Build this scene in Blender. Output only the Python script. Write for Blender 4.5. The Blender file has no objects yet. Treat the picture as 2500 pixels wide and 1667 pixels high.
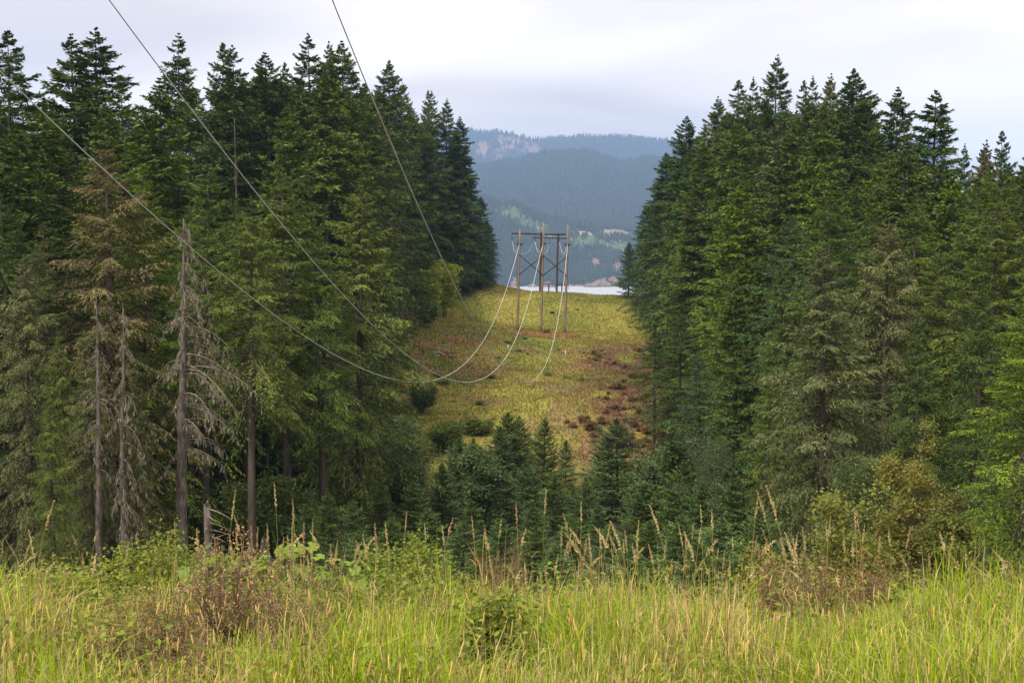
import bpy, math, random
import numpy as np
from mathutils import Vector
random.seed(7)
RAD = math.radians
scene = bpy.context.scene
col = scene.collection

# ------------------------------------------------------------------ camera
F_PX, W_PX, H_PX = 2778.0, 2500.0, 1667.0
PITCH = RAD(4.39)
cam_d = bpy.data.cameras.new('camera')
cam_d.sensor_width = 36.0
cam_d.lens = 36.0 * F_PX / W_PX
cam_d.clip_start = 0.1
cam_d.clip_end = 40000
cam = bpy.data.objects.new('camera', cam_d)
col.objects.link(cam)
cam.location = (0, 0, 0)
cam.rotation_euler = (math.pi / 2 - PITCH, 0, 0)
scene.camera = cam

# ------------------------------------------------------------------ world: overcast sky
SUN_EL, SUN_AZ = RAD(52), RAD(215)          # azimuth measured from +Y clockwise: behind the camera, from the left
world = bpy.data.worlds.new('World')
scene.world = world
world.use_nodes = True
nt = world.node_tree
nt.nodes.clear()


def N(tree, typ, **kw):
    n = tree.nodes.new(typ)
    for k, v in kw.items():
        setattr(n, k, v)
    return n


def math_node(tree, op, a, b=None, c=None, clamp=False):
    n = N(tree, 'ShaderNodeMath', operation=op)
    n.use_clamp = clamp
    for i, v in enumerate((a, b, c)):
        if v is None:
            continue
        if isinstance(v, (int, float)):
            n.inputs[i].default_value = v
        else:
            tree.links.new(v, n.inputs[i])
    return n.outputs[0]


def mix_col(tree, fac, a, b, blend='MIX'):
    n = N(tree, 'ShaderNodeMix', data_type='RGBA', blend_type=blend)
    for s, v in ((n.inputs[0], fac), (n.inputs[6], a), (n.inputs[7], b)):
        if isinstance(v, (int, float)):
            s.default_value = v
        elif isinstance(v, (tuple, list)):
            s.default_value = tuple(v) if len(v) == 4 else tuple(v) + (1,)
        else:
            tree.links.new(v, s)
    return n.outputs[2]


def ramp(tree, fac, stops):
    n = N(tree, 'ShaderNodeValToRGB')
    e = n.color_ramp.elements
    while len(e) < len(stops):
        e.new(0.5)
    for i, (p, c) in enumerate(stops):
        e[i].position = p
        e[i].color = (c, c, c, 1) if isinstance(c, (int, float)) else tuple(c) + (1,)
    tree.links.new(fac, n.inputs[0])
    return n.outputs[0]


sky = N(nt, 'ShaderNodeTexSky', sky_type='NISHITA')
sky.sun_disc = False
sky.sun_elevation = SUN_EL
sky.sun_rotation = SUN_AZ
tc = N(nt, 'ShaderNodeTexCoord')
sep = N(nt, 'ShaderNodeSeparateXYZ')
nt.links.new(tc.outputs['Generated'], sep.inputs[0])
zz = math_node(nt, 'ADD', math_node(nt, 'MAXIMUM', sep.outputs[2], 0.0), 0.26)
comb = N(nt, 'ShaderNodeCombineXYZ')
nt.links.new(math_node(nt, 'DIVIDE', sep.outputs[0], zz), comb.inputs[0])
nt.links.new(math_node(nt, 'DIVIDE', sep.outputs[1], zz), comb.inputs[1])
mp = N(nt, 'ShaderNodeMapping')
mp.inputs['Rotation'].default_value = (0, 0, RAD(-16))
mp.inputs['Scale'].default_value = (0.55, 1.7, 1.0)
mp.inputs['Location'].default_value = (1.3, 4.15, 0.0)
nt.links.new(comb.outputs[0], mp.inputs[0])
n1 = N(nt, 'ShaderNodeTexNoise')
n1.inputs['Scale'].default_value = 1.0
n1.inputs['Detail'].default_value = 5.0
n1.inputs['Roughness'].default_value = 0.45
n1.inputs['Distortion'].default_value = 0.5
nt.links.new(mp.outputs[0], n1.inputs[0])
shade = ramp(nt, n1.outputs[0], [(0.36, 0.0), (0.60, 1.0)])
cloud = mix_col(nt, shade, (4.7, 4.25, 3.95), (7.8, 7.05, 6.2))
skymix = mix_col(nt, 0.94, sky.outputs[0], cloud)
bg = N(nt, 'ShaderNodeBackground')
bg.inputs[1].default_value = 0.085
nt.links.new(skymix, bg.inputs[0])
wo = N(nt, 'ShaderNodeOutputWorld')
nt.links.new(bg.outputs[0], wo.inputs[0])

sun_d = bpy.data.lights.new('sun', 'SUN')
sun_d.energy = 1.5
sun_d.angle = RAD(11)
sun_d.color = (1.0, 0.94, 0.84)
sun = bpy.data.objects.new('sun', sun_d)
col.objects.link(sun)
sun.location = (0, -20, 80)
sv = Vector((math.sin(SUN_AZ) * math.cos(SUN_EL), math.cos(SUN_AZ) * math.cos(SUN_EL), math.sin(SUN_EL)))
sun.rotation_euler = sv.to_track_quat('Z', 'Y').to_euler()

vs = scene.view_settings
vs.view_transform = 'Standard'
vs.look = 'None'
vs.gamma = 1.0
vs.use_curve_mapping = False
vs.exposure = 1.52
scene.cycles.max_bounces = 4
scene.cycles.diffuse_bounces = 2
scene.cycles.glossy_bounces = 2
scene.cycles.transmission_bounces = 3
scene.cycles.volume_bounces = 0
scene.cycles.use_adaptive_sampling = False
scene.cycles.use_denoising = True


# ------------------------------------------------------------------ helpers
def ray(px, py):
    """direction of a photograph pixel, scaled so that its forward (Y) component is 1"""
    x, u = (px - W_PX / 2) / F_PX, (H_PX / 2 - py) / F_PX
    c, s = math.cos(PITCH), math.sin(PITCH)
    y = c + u * s
    z = -s + u * c
    return x / y, z / y


def at(px, py, d):
    a, b = ray(px, py)
    return a * d, d, b * d


def lerp_table(tab):
    xs = np.array([t[0] for t in tab], float)
    ys = np.array([t[1] for t in tab], float)
    return lambda x: np.interp(x, xs, ys)


def smooth_table(tab):
    xs = np.array([t[0] for t in tab], float)
    ys = np.array([t[1] for t in tab], float)
    m = np.zeros(len(xs))
    d = np.diff(ys) / np.diff(xs)
    m[1:-1] = np.where(d[1:] * d[:-1] > 0, 2 * d[1:] * d[:-1] / (d[1:] + d[:-1] + 1e-12), 0)
    m[0], m[-1] = d[0], d[-1]

    def f(x):
        x = np.clip(np.asarray(x, float), xs[0], xs[-1])
        i = np.clip(np.searchsorted(xs, x, side='right') - 1, 0, len(xs) - 2)
        h = xs[i + 1] - xs[i]
        t = (x - xs[i]) / h
        return ((2 * t**3 - 3 * t**2 + 1) * ys[i] + (t**3 - 2 * t**2 + t) * h * m[i]
                + (-2 * t**3 + 3 * t**2) * ys[i + 1] + (t**3 - t**2) * h * m[i + 1])
    return f


_P = np.random.default_rng(99).random((256, 256))


def vnoise(x, y, oct=4, seed=0):
    """smooth value noise, 0..1"""
    x = np.asarray(x, float) + seed * 17.31
    y = np.asarray(y, float) + seed * 9.77
    out, amp, tot = 0, 1.0, 0
    for o in range(oct):
        xi, yi = np.floor(x).astype(int), np.floor(y).astype(int)
        fx, fy = x - xi, y - yi
        fx, fy = fx * fx * (3 - 2 * fx), fy * fy * (3 - 2 * fy)
        a = _P[xi % 256, yi % 256]
        b = _P[(xi + 1) % 256, yi % 256]
        c = _P[xi % 256, (yi + 1) % 256]
        d = _P[(xi + 1) % 256, (yi + 1) % 256]
        out = out + amp * ((a * (1 - fx) + b * fx) * (1 - fy) + (c * (1 - fx) + d * fx) * fy)
        tot += amp
        amp *= 0.5
        x, y = x * 2.03 + 5.2, y * 2.03 + 1.7
    return out / tot


def make_mesh(name, verts, quads=None, tris=None, mat=None, smooth=False, colors=None, tint=None):
    me = bpy.data.meshes.new(name)
    verts = np.asarray(verts, np.float32).reshape(-1, 3)
    nq = 0 if quads is None else len(quads)
    ntr = 0 if tris is None else len(tris)
    me.vertices.add(len(verts))
    me.vertices.foreach_set('co', verts.ravel())
    loops = []
    if nq:
        loops.append(np.asarray(quads, np.int32).ravel())
    if ntr:
        loops.append(np.asarray(tris, np.int32).ravel())
    loops = np.concatenate(loops)
    me.loops.add(len(loops))
    me.loops.foreach_set('vertex_index', loops)
    me.polygons.add(nq + ntr)
    starts = np.concatenate([np.arange(nq) * 4, nq * 4 + np.arange(ntr) * 3]).astype(np.int32)
    tot = np.concatenate([np.full(nq, 4), np.full(ntr, 3)]).astype(np.int32)
    me.polygons.foreach_set('loop_start', starts)
    me.polygons.foreach_set('loop_total', tot)
    if smooth:
        me.polygons.foreach_set('use_smooth', np.ones(nq + ntr, bool))
    if colors is not None:
        a = me.attributes.new('col', 'FLOAT_COLOR', 'POINT')
        c = np.ones((len(verts), 4), np.float32)
        c[:, :3] = colors
        a.data.foreach_set('color', c.ravel())
    if tint is not None:
        a = me.attributes.new('tint', 'FLOAT', 'POINT')
        a.data.foreach_set('value', np.asarray(tint, np.float32))
    me.update(calc_edges=True)
    if mat:
        me.materials.append(mat)
    return me


def link(name, me, parent=None, loc=None, color=None):
    o = bpy.data.objects.new(name, me)
    col.objects.link(o)
    if parent:
        o.parent = parent
    if loc is not None:
        o.location = loc
    if color is not None:
        o.color = tuple(color) + (1,)
    return o


def tag(o, label=None, cat=None, group=None, kind=None):
    if label:
        o['label'] = label
    if cat:
        o['category'] = cat
    if group:
        o['group'] = group
    if kind:
        o['kind'] = kind
    return o


def empty(name, loc, label, cat, group=None, rz=0.0, sc=(1, 1, 1), tilt=(0, 0)):
    o = bpy.data.objects.new(name, None)
    col.objects.link(o)
    o.empty_display_size = 0.3
    o.location = loc
    o.rotation_euler = (tilt[0], tilt[1], rz)
    o.scale = sc
    return tag(o, label, cat, group)


class Geo:
    """collects polyline tubes and quads into one mesh"""

    def __init__(self):
        self.v, self.q, self.t, self.n, self.ti = [], [], [], 0, []

    def add(self, v, q=None, t=None, tint=None):
        v = np.asarray(v, float).reshape(-1, 3)
        self.v.append(v)
        if q is not None and len(q):
            self.q.append(np.asarray(q, int) + self.n)
        if t is not None and len(t):
            self.t.append(np.asarray(t, int) + self.n)
        self.ti.append(np.full(len(v), 0.5) if tint is None else np.broadcast_to(np.asarray(tint, float), (len(v),)))
        self.n += len(v)

    def tube(self, pts, rad, sides=6, cap=True, tint=None):
        pts = np.asarray(pts, float)
        n = len(pts)
        rad = np.broadcast_to(np.asarray(rad, float), (n,))
        tg = np.gradient(pts, axis=0)
        tg /= np.linalg.norm(tg, axis=1, keepdims=True) + 1e-9
        ref = np.array([0, 0, 1.0]) if abs(tg[:, 2]).mean() < 0.8 else np.array([1.0, 0, 0])
        a = np.cross(tg, ref)
        a /= np.linalg.norm(a, axis=1, keepdims=True) + 1e-9
        b = np.cross(tg, a)
        ang = np.arange(sides) / sides * 2 * math.pi
        v = pts[:, None, :] + rad[:, None, None] * (a[:, None, :] * np.cos(ang)[None, :, None]
                                                    + b[:, None, :] * np.sin(ang)[None, :, None])
        i = np.arange(n - 1)[:, None] * sides
        j = np.arange(sides)[None, :]
        k = (j + 1) % sides
        q = np.stack([i + j, i + k, i + sides + k, i + sides + j], -1).reshape(-1, 4)
        t = []
        if cap and sides >= 3:
            base = (n - 1) * sides
            for m in range(1, sides - 1):
                t.append((base, base + m, base + m + 1))
                t.append((0, m + 1, m))
        self.add(v.reshape(-1, 3), q, t, tint)

    def box(self, c, sx, sy, sz):
        x, y, z = c
        v = [(x + a * sx / 2, y + b * sy / 2, z + d * sz / 2) for d in (-1, 1) for b in (-1, 1) for a in (-1, 1)]
        self.add(v, [(0, 2, 3, 1), (4, 5, 7, 6), (0, 1, 5, 4), (2, 6, 7, 3), (0, 4, 6, 2), (1, 3, 7, 5)])

    def mesh(self, name, mat, smooth=False):
        v = np.concatenate(self.v)
        return make_mesh(name, v, np.concatenate(self.q) if self.q else None,
                         np.concatenate(self.t) if self.t else None, mat, smooth, tint=np.concatenate(self.ti))


# ------------------------------------------------------------------ materials
def new_mat(name):
    m = bpy.data.materials.new(name)
    m.use_nodes = True
    m.node_tree.nodes.clear()
    return m, m.node_tree


def out(t, sh):
    o = N(t, 'ShaderNodeOutputMaterial')
    t.links.new(sh, o.inputs[0])


def principled(t, color, rough=0.8, spec=0.2, metal=0.0, normal=None):
    p = N(t, 'ShaderNodeBsdfPrincipled')
    if isinstance(color, tuple):
        p.inputs['Base Color'].default_value = color + (1,)
    else:
        t.links.new(color, p.inputs['Base Color'])
    p.inputs['Roughness'].default_value = rough
    p.inputs['Specular IOR Level'].default_value = spec
    p.inputs['Metallic'].default_value = metal
    if normal is not None:
        t.links.new(normal, p.inputs['Normal'])
    return p.outputs[0]


def leafy(name, transl=0.25, use_col=False, spread=0.5, rough=0.6, spec=0.25):
    """leaf or needle surface: object colour (or painted colour) varied per spray"""
    m, t = new_mat(name)
    if use_col:
        a = N(t, 'ShaderNodeAttribute', attribute_name='col')
        base = a.outputs['Color']
    else:
        oi = N(t, 'ShaderNodeObjectInfo')
        a = N(t, 'ShaderNodeAttribute', attribute_name='tint')
        v = math_node(t, 'MULTIPLY_ADD', a.outputs['Fac'], 2 * spread, 1 - spread)
        hs = N(t, 'ShaderNodeHueSaturation')
        t.links.new(v, hs.inputs['Value'])
        hs.inputs['Saturation'].default_value = 1.0
        t.links.new(math_node(t, 'MULTIPLY_ADD', a.outputs['Fac'], -0.035, 0.5175), hs.inputs['Hue'])
        t.links.new(oi.outputs['Color'], hs.inputs['Color'])
        base = hs.outputs[0]
    p = principled(t, base, rough, spec)
    tr = N(t, 'ShaderNodeBsdfTranslucent')
    t.links.new(base, tr.inputs[0])
    mx = N(t, 'ShaderNodeMixShader')
    mx.inputs[0].default_value = transl
    t.links.new(p, mx.inputs[1])
    t.links.new(tr.outputs[0], mx.inputs[2])
    out(t, mx.outputs[0])
    return m


def barky(name, c1, c2, scale=3.0, stretch=0.15, bump=0.5):
    m, t = new_mat(name)
    g = N(t, 'ShaderNodeTexCoord')
    mpn = N(t, 'ShaderNodeMapping')
    mpn.inputs['Scale'].default_value = (1, 1, stretch)
    t.links.new(g.outputs['Object'], mpn.inputs[0])
    n = N(t, 'ShaderNodeTexNoise')
    n.inputs['Scale'].default_value = scale
    n.inputs['Detail'].default_value = 6
    n.inputs['Roughness'].default_value = 0.65
    t.links.new(mpn.outputs[0], n.inputs[0])
    f = ramp(t, n.outputs[0], [(0.35, 0.0), (0.68, 1.0)])
    c = mix_col(t, f, c1, c2)
    b = N(t, 'ShaderNodeBump')
    b.inputs['Strength'].default_value = bump
    b.inputs['Distance'].default_value = 0.05
    t.links.new(n.outputs[0], b.inputs['Height'])
    out(t, principled(t, c, 0.9, 0.15, normal=b.outputs[0]))
    return m


M_NEEDLE = leafy('needles', 0.15, spread=0.65)
M_LEAF = leafy('broad leaves', 0.35, spread=0.45, rough=0.5, spec=0.3)
M_GRASS = leafy('grass blades', 0.35, use_col=True, rough=0.5, spec=0.3)
M_DRY = leafy('dry straw', 0.25, spread=0.35, rough=0.7, spec=0.2)
M_BARK = barky('bark', (0.045, 0.033, 0.024), (0.13, 0.105, 0.085))
M_BARKL = barky('lichen bark', (0.045, 0.035, 0.028), (0.20, 0.175, 0.15), 7.0, 0.35)
M_DEADWOOD = barky('dead grey wood', (0.08, 0.062, 0.048), (0.27, 0.23, 0.18), 5.0, 0.3)
M_LICHEN = leafy('hanging lichen', 0.2, spread=0.45, rough=0.9, spec=0.05)
M_TWIG = leafy('dry twigs', 0.0, spread=0.5, rough=0.9, spec=0.1)
M_POLE = barky('weathered pole wood', (0.15, 0.11, 0.08), (0.33, 0.255, 0.19), 6.0, 0.06, 0.3)
M_DARKPOLE = barky('dark treated wood', (0.035, 0.026, 0.022), (0.075, 0.055, 0.048), 6.0, 0.06, 0.3)
m, t = new_mat('galvanised cable')
out(t, principled(t, (0.80, 0.79, 0.76), 0.45, 0.5, 0.65))
M_CABLE = m
m, t = new_mat('black insulator')
out(t, principled(t, (0.03, 0.026, 0.026), 0.35, 0.5))
M_INS = m
m, t = new_mat('white paint')
out(t, principled(t, (0.75, 0.74, 0.7), 0.6, 0.3))
M_WHITE = m


def ground_mat(name, detail_scale, spread, bump=0.4, bdist=0.15):
    m, t = new_mat(name)
    a = N(t, 'ShaderNodeAttribute', attribute_name='col')
    g = N(t, 'ShaderNodeTexCoord')
    n = N(t, 'ShaderNodeTexNoise')
    n.inputs['Scale'].default_value = detail_scale
    n.inputs['Detail'].default_value = 7
    n.inputs['Roughness'].default_value = 0.7
    t.links.new(g.outputs['Object'], n.inputs[0])
    v = ramp(t, n.outputs[0], [(0.3, 1 - spread), (0.7, 1 + spread)])
    c = mix_col(t, 1.0, a.outputs['Color'], v, 'MULTIPLY')
    b = N(t, 'ShaderNodeBump')
    b.inputs['Strength'].default_value = bump
    b.inputs['Distance'].default_value = bdist
    t.links.new(n.outputs[0], b.inputs['Height'])
    out(t, principled(t, c, 0.95, 0.08, normal=b.outputs[0]))
    return m


M_GROUND = ground_mat('grassy ground', 2.2, 0.35)
M_FAR = ground_mat('distant slopes', 0.02, 0.3, 0.5, 8.0)

# ------------------------------------------------------------------ terrain
PROFILE = smooth_table([(-60, 6), (-20, 0.0), (-6, -1.25), (0, -1.75), (7.0, -2.45), (9, -3.05), (12, -4.5), (20, -7.6),
                        (35, -11.6), (50, -14.9), (70, -18.5), (90, -21.3), (104, -22), (116, -20.6), (128, -18.5),
                        (140, -16.9), (165, -15.6), (184, -14.0), (193, -13.4), (198, -13.1), (206, -10.9), (216, -8.4), (226, -7.4),
                        (234, -8.0), (260, -10.5), (300, -17), (350, -27), (500, -50), (700, -78), (900, -95), (1400, -100)])
K_LINE = 0.0779


def xc(y):
    return 5.2 - K_LINE * (194 - y)


def hgt(x, y):
    x = np.asarray(x, float)
    y = np.asarray(y, float)
    z = PROFILE(y)
    hill = np.clip((y - 120) / 40, 0, 1) * np.clip((300 - y) / 60, 0, 1)
    lat = x - xc(y)
    z = z - hill * 0.07 * np.clip(lat, -3, 14) + hill * 0.2 * np.clip(-lat - 4, 0, 14)
    side = np.clip((np.abs(lat) - 16) / 40, 0, 1)
    z = z + side * np.clip((y - 60) / 60, 0, 1) * np.clip((260 - y) / 60, 0, 1) * 2.0
    amp = np.clip((y - 14) / 40, 0, 1)
    z = z + amp * (vnoise(x / 14, y / 14, 3, 1) - 0.5) * 1.3 * np.where(y > 240, 2, 1)
    z = z + np.clip((y - 110) / 20, 0, 1) * np.clip((230 - y) / 20, 0, 1) * (vnoise(x / 3.2, y / 3.2, 2, 5) - 0.5) * 0.35
    near = np.clip((12 - y) / 4, 0, 1)
    z = z + near * (vnoise(x / 1.6, y / 1.6, 2, 2) - 0.5) * 0.10
    return z


def hz(x, y):
    return float(hgt(np.array([x]), np.array([y]))[0])


LEFT_EDGE = lerp_table([(0, -30), (40, -24), (50, -21), (76, -19.5), (100, -17.5), (120, -17), (150, -18.5), (185, -20), (196, -17), (203, -12), (215, -5.5), (225, -4), (300, 0)])
RIGHT_EDGE = lerp_table([(0, 9), (30, 10.5), (50, 12.5), (76, 15), (100, 18), (120, 20.5), (150, 23.5), (180, 26.5), (200, 26), (215, 23.5), (300, 30)])


def ell(x, y, cx, cy, rx, ry, soft=0.35):
    d = np.sqrt(((x - cx) / rx)**2 + ((y - cy) / ry)**2) + (vnoise(x / 2.0, y / 2.0, 3, 8) - 0.5) * 0.9
    return np.clip((1 - d) / soft, 0, 1)


def ground_color(x, y, blade=False):
    x = np.asarray(x, float)
    y = np.asarray(y, float)
    s = x.shape
    n1 = vnoise(x / 9, y / 14, 4, 3)[..., None]
    n2 = vnoise(x / 3.0, y / 4.0, 4, 4)[..., None]
    n3 = vnoise(x / 1.1, y / 1.4, 3, 6)[..., None]
    yel = np.array([0.285, 0.255, 0.055])
    grn = np.array([0.15, 0.175, 0.035])
    brn = np.array([0.255, 0.165, 0.090])
    red = np.array([0.29, 0.145, 0.075])
    top = np.clip((y - 176) / 14, 0, 1)[..., None]
    c = yel * np.ones(s + (3,))
    c = c + (grn - c) * np.clip((n1 - 0.44) * 5, 0, 1) * 0.75
    c = c + (brn - c) * np.clip((n2 - 0.45) * 4, 0, 1) * (0.72 - 0.62 * top)
    c = c + (grn * 0.9 - c) * np.clip((n3 - 0.52) * 4, 0, 1) * (0.65 - 0.3 * top)
    c = c + (red * 0.85 - c) * np.clip((vnoise(x / 5, y / 8, 4, 12)[..., None] - 0.62) * 5, 0, 1) * (0.5 - 0.4 * top)
    lat = x - xc(y)
    rside = (np.clip((lat - 5.5) / 6, 0, 1) * np.clip((196 - y) / 20, 0, 1))[..., None]
    c = c + (np.array([0.16, 0.085, 0.05]) - c) * rside * np.clip((n2 - 0.28) * 5, 0, 1) * 0.95
    soil = np.maximum.reduce([ell(x, y, 1.3, 192, 3.6, 3.6), ell(x, y, 5.3, 191, 3.8, 4.0), ell(x, y, 9.3, 190.5, 3.4, 4.0),
                              ell(x, y, -7.5, 174, 4.5, 4.0) * 0.6])[..., None]
    c = c + (red - c) * soil * (0.9 if not blade else 0.6)
    # worn yellow wheel tracks that curve up the left of the clearing
    for off in (-9.6, -7.6):
        tx = xc(y) + off + 2.5 * np.sin((y - 150) / 22.0)
        tr = np.exp(-((x - tx) / 0.55)**2)[..., None] * np.clip((y - 150) / 15, 0, 1)[..., None]
        c = c + (np.array([0.30, 0.23, 0.065]) - c) * tr * 0.7
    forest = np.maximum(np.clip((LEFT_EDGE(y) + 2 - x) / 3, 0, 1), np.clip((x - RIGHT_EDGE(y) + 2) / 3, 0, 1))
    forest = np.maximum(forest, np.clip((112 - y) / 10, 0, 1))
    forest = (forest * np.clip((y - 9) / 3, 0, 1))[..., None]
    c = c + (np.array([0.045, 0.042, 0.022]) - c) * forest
    mead = np.clip((11 - y) / 3, 0, 1)[..., None]
    c = c + (np.array([0.13, 0.12, 0.045]) - c) * mead
    low = np.clip((y - 260) / 60, 0, 1)[..., None]
    c = c + (np.array([0.06, 0.07, 0.03]) - c) * low
    return np.clip(c, 0, 1)


def grid_mesh(name, X, Y, Z, mat, colors=None, smooth=True):
    n, mm = X.shape
    idx = np.arange(n * mm).reshape(n, mm)
    q = np.stack([idx[:-1, :-1], idx[:-1, 1:], idx[1:, 1:], idx[1:, :-1]], -1).reshape(-1, 4)
    return make_mesh(name, np.stack([X, Y, Z], -1).reshape(-1, 3), q, None, mat, smooth,
                     colors=None if colors is None else colors.reshape(-1, 3))


ys = np.concatenate([np.arange(-60, -4, 4), np.arange(-4, 14, 0.35), np.arange(14, 112, 2.0), np.arange(112, 240, 0.8), np.arange(240, 1401, 20)])
xs = np.concatenate([-np.geomspace(1500, 75, 22), np.arange(-70, -20, 2.5), np.arange(-20, 28, 0.5), np.arange(28, 80, 2.5), np.geomspace(85, 1500, 22)])
GX, GY = np.meshgrid(xs, ys)
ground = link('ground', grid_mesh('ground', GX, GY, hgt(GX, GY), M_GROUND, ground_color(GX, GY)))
tag(ground, kind='structure')

# ------------------------------------------------------------------ lake
m, t = new_mat('lake water')
g = N(t, 'ShaderNodeTexCoord')
n = N(t, 'ShaderNodeTexNoise')
n.inputs['Scale'].default_value = 0.05
n.inputs['Detail'].default_value = 4
t.links.new(g.outputs['Object'], n.inputs[0])
b = N(t, 'ShaderNodeBump')
b.inputs['Strength'].default_value = 0.06
t.links.new(n.outputs[0], b.inputs['Height'])
p = N(t, 'ShaderNodeBsdfPrincipled')
p.inputs['Base Color'].default_value = (0.42, 0.45, 0.48, 1)
p.inputs['Roughness'].default_value = 0.5
p.inputs['IOR'].default_value = 1.33
t.links.new(b.outputs[0], p.inputs['Normal'])
out(t, p.outputs[0])
LAKE_Z = -80.0
lake = link('lake', make_mesh('lake', [(-6000, 600, LAKE_Z), (6000, 600, LAKE_Z), (6000, 3600, LAKE_Z), (-6000, 3600, LAKE_Z)], [(0, 1, 2, 3)], None, m))
tag(lake, kind='structure')


# ------------------------------------------------------------------ far hills and mountains
def ridge(name, crest, d_base, d_crest, z_base, d_back, rough, ncol, nrow, colfun, power=0.9, seed=0):
    """a hillside that climbs from its foot to a crest line and falls away behind it"""
    px = np.linspace(250, 2300, ncol)
    cy = lerp_table(crest)(px)
    dirx = (px - 1250) / F_PX
    cdir = np.array([ray(a, b_)[1] for a, b_ in zip(px, cy)])
    zc = cdir * d_crest
    wav = (vnoise(px / 120, px * 0, 4, seed + 20) - 0.5)
    dc = d_crest * (1 + 0.06 * wav)
    zc = cdir * dc
    rows_v = np.concatenate([np.linspace(0, 1, nrow), 1 + np.linspace(0.06, 1, 8)])
    V = rows_v[:, None]
    D = np.where(V <= 1, d_base + (dc - d_base)[None, :] * V, dc[None, :] + (d_back - dc[None, :]) * (V - 1))
    D = np.where(V <= 1, D + (vnoise(px / 90, px * 0, 3, seed + 30) - 0.5)[None, :] * (1 - V) * 180, D)
    X = dirx[None, :] * D
    Zr = z_base + (zc[None, :] - z_base) * np.power(np.clip(V, 0, 1), power)
    Zb = zc[None, :] + (z_base - zc[None, :]) * (V - 1)
    Z = np.where(V <= 1, Zr, Zb)
    hump = np.sin(np.clip(V, 0, 1) * math.pi)
    gul = vnoise(X / (rough * 6), D / (rough * 9), 5, seed + 40) - 0.5
    Z = Z + hump * gul * rough
    Z[0] = z_base - 20
    PXg = np.broadcast_to(px[None, :], X.shape)
    C = colfun(PXg, np.broadcast_to(V, X.shape), X, D)
    o = link(name, grid_mesh(name, X, D, Z, M_FAR, C))
    tag(o, kind='structure')
    return X, D, Z, PXg, np.broadcast_to(V, X.shape), C


DGREEN = np.array([0.040, 0.055, 0.030])
LGREEN = np.array([0.115, 0.155, 0.055])
ROCK = np.array([0.42, 0.27, 0.20])
STRAW = np.array([0.33, 0.28, 0.16])


def blend(c, col_, f):
    return c + (np.asarray(col_) - c) * f[..., None]


def blob(u, v, cu, cv, ru, rv, soft=0.5, k=0.8):
    d = np.sqrt(((u - cu) / ru)**2 + ((v - cv) / rv)**2) + (vnoise(u / 9, v * 30, 4, 50) - 0.5) * k
    return np.clip((1 - d) / soft, 0, 1)


def col_far(u, v, x, y):
    c = DGREEN * (0.7 + 0.6 * vnoise(x / 160, y / 160, 4, 60))[..., None]
    r = np.maximum.reduce([blob(u, v, 1258, 0.85, 64, 0.18), blob(u, v, 1180, 0.72, 30, 0.12), blob(u, v, 1215, 0.66, 26, 0.06), blob(u, v, 1300, 0.78, 26, 0.10) * 0.8,
                           blob(u, v, 700, 0.8, 60, 0.12), blob(u, v, 1900, 0.8, 70, 0.1)])
    r = r * np.clip((vnoise(u / 7, v * 24, 4, 62) - 0.3) * 4, 0, 1)
    return blend(c, ROCK * 0.8, r * 0.8)


def col_mid(u, v, x, y):
    c = DGREEN * (0.6 + 0.8 * vnoise(x / 110, y / 140, 5, 61))[..., None]
    return c


def clear_mask(u, v):
    return np.maximum.reduce([blob(u, v, 1258, 0.86, 52, 0.15), blob(u, v, 1302, 0.76, 56, 0.15), blob(u, v, 1345, 0.66, 44, 0.12),
                              blob(u, v, 1430, 0.64, 80, 0.16), blob(u, v, 1500, 0.58, 80, 0.18), blob(u, v, 1410, 0.48, 26, 0.05) * 0.7,
                              blob(u, v, 700, 0.7, 90, 0.15), blob(u, v, 1900, 0.6, 110, 0.15)])


def straw_mask(u, v):
    return np.maximum(blob(u, v, 1500, 0.85, 58, 0.10, 0.3), blob(u, v, 1425, 0.80, 28, 0.06, 0.3))


def rock_mask(u, v):
    return np.maximum.reduce([blob(u, v, 1320, 0.73, 12, 0.045), blob(u, v, 1305, 0.50, 9, 0.04), blob(u, v, 1452, 0.35, 14, 0.06),
                              blob(u, v, 1508, 0.30, 14, 0.09), blob(u, v, 1475, 0.03, 34, 0.13), blob(u, v, 1335, 0.0, 26, 0.07), blob(u, v, 1255, 0.03, 10, 0.08),
                              blob(u, v, 1400, -0.01, 40, 0.04)])


def col_near(u, v, x, y):
    c = DGREEN * (0.8 + 0.8 * vnoise(x / 60, y / 60, 4, 63))[..., None]
    c = blend(c, LGREEN, clear_mask(u, v) * 0.85)
    c = blend(c, STRAW, straw_mask(u, v))
    return blend(c, ROCK * 0.7, rock_mask(u, v) * 0.85)


far = ridge('far_mountain', [(-700, 330), (300, 300), (900, 335), (1085, 318), (1130, 315), (1185, 324), (1215, 321), (1240, 328), (1255, 327), (1290, 340),
                             (1315, 340), (1360, 335), (1450, 334), (1560, 336), (1640, 346), (1750, 365), (2100, 340), (3200, 360)],
            5600, 8500, 40, 9200, 120, 400, 60, col_far, 0.85, 1)
mid = ridge('mid_mountain', [(-700, 430), (500, 400), (1000, 440), (1170, 412), (1222, 401), (1268, 396), (1314, 379), (1375, 372), (1437, 375), (1483, 389),
                             (1513, 400), (1559, 393), (1605, 388), (1700, 380), (2200, 410), (3200, 400)],
            3700, 5400, -40, 6300, 110, 420, 60, col_mid, 0.8, 2)
low = ridge('forested_ridge', [(-700, 520), (1200, 560), (1330, 545), (1390, 524), (1450, 510), (1520, 497), (1600, 484), (1800, 470), (3200, 500)],
            3500, 4300, -60, 4700, 60, 300, 30, col_mid, 0.9, 3)
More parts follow.
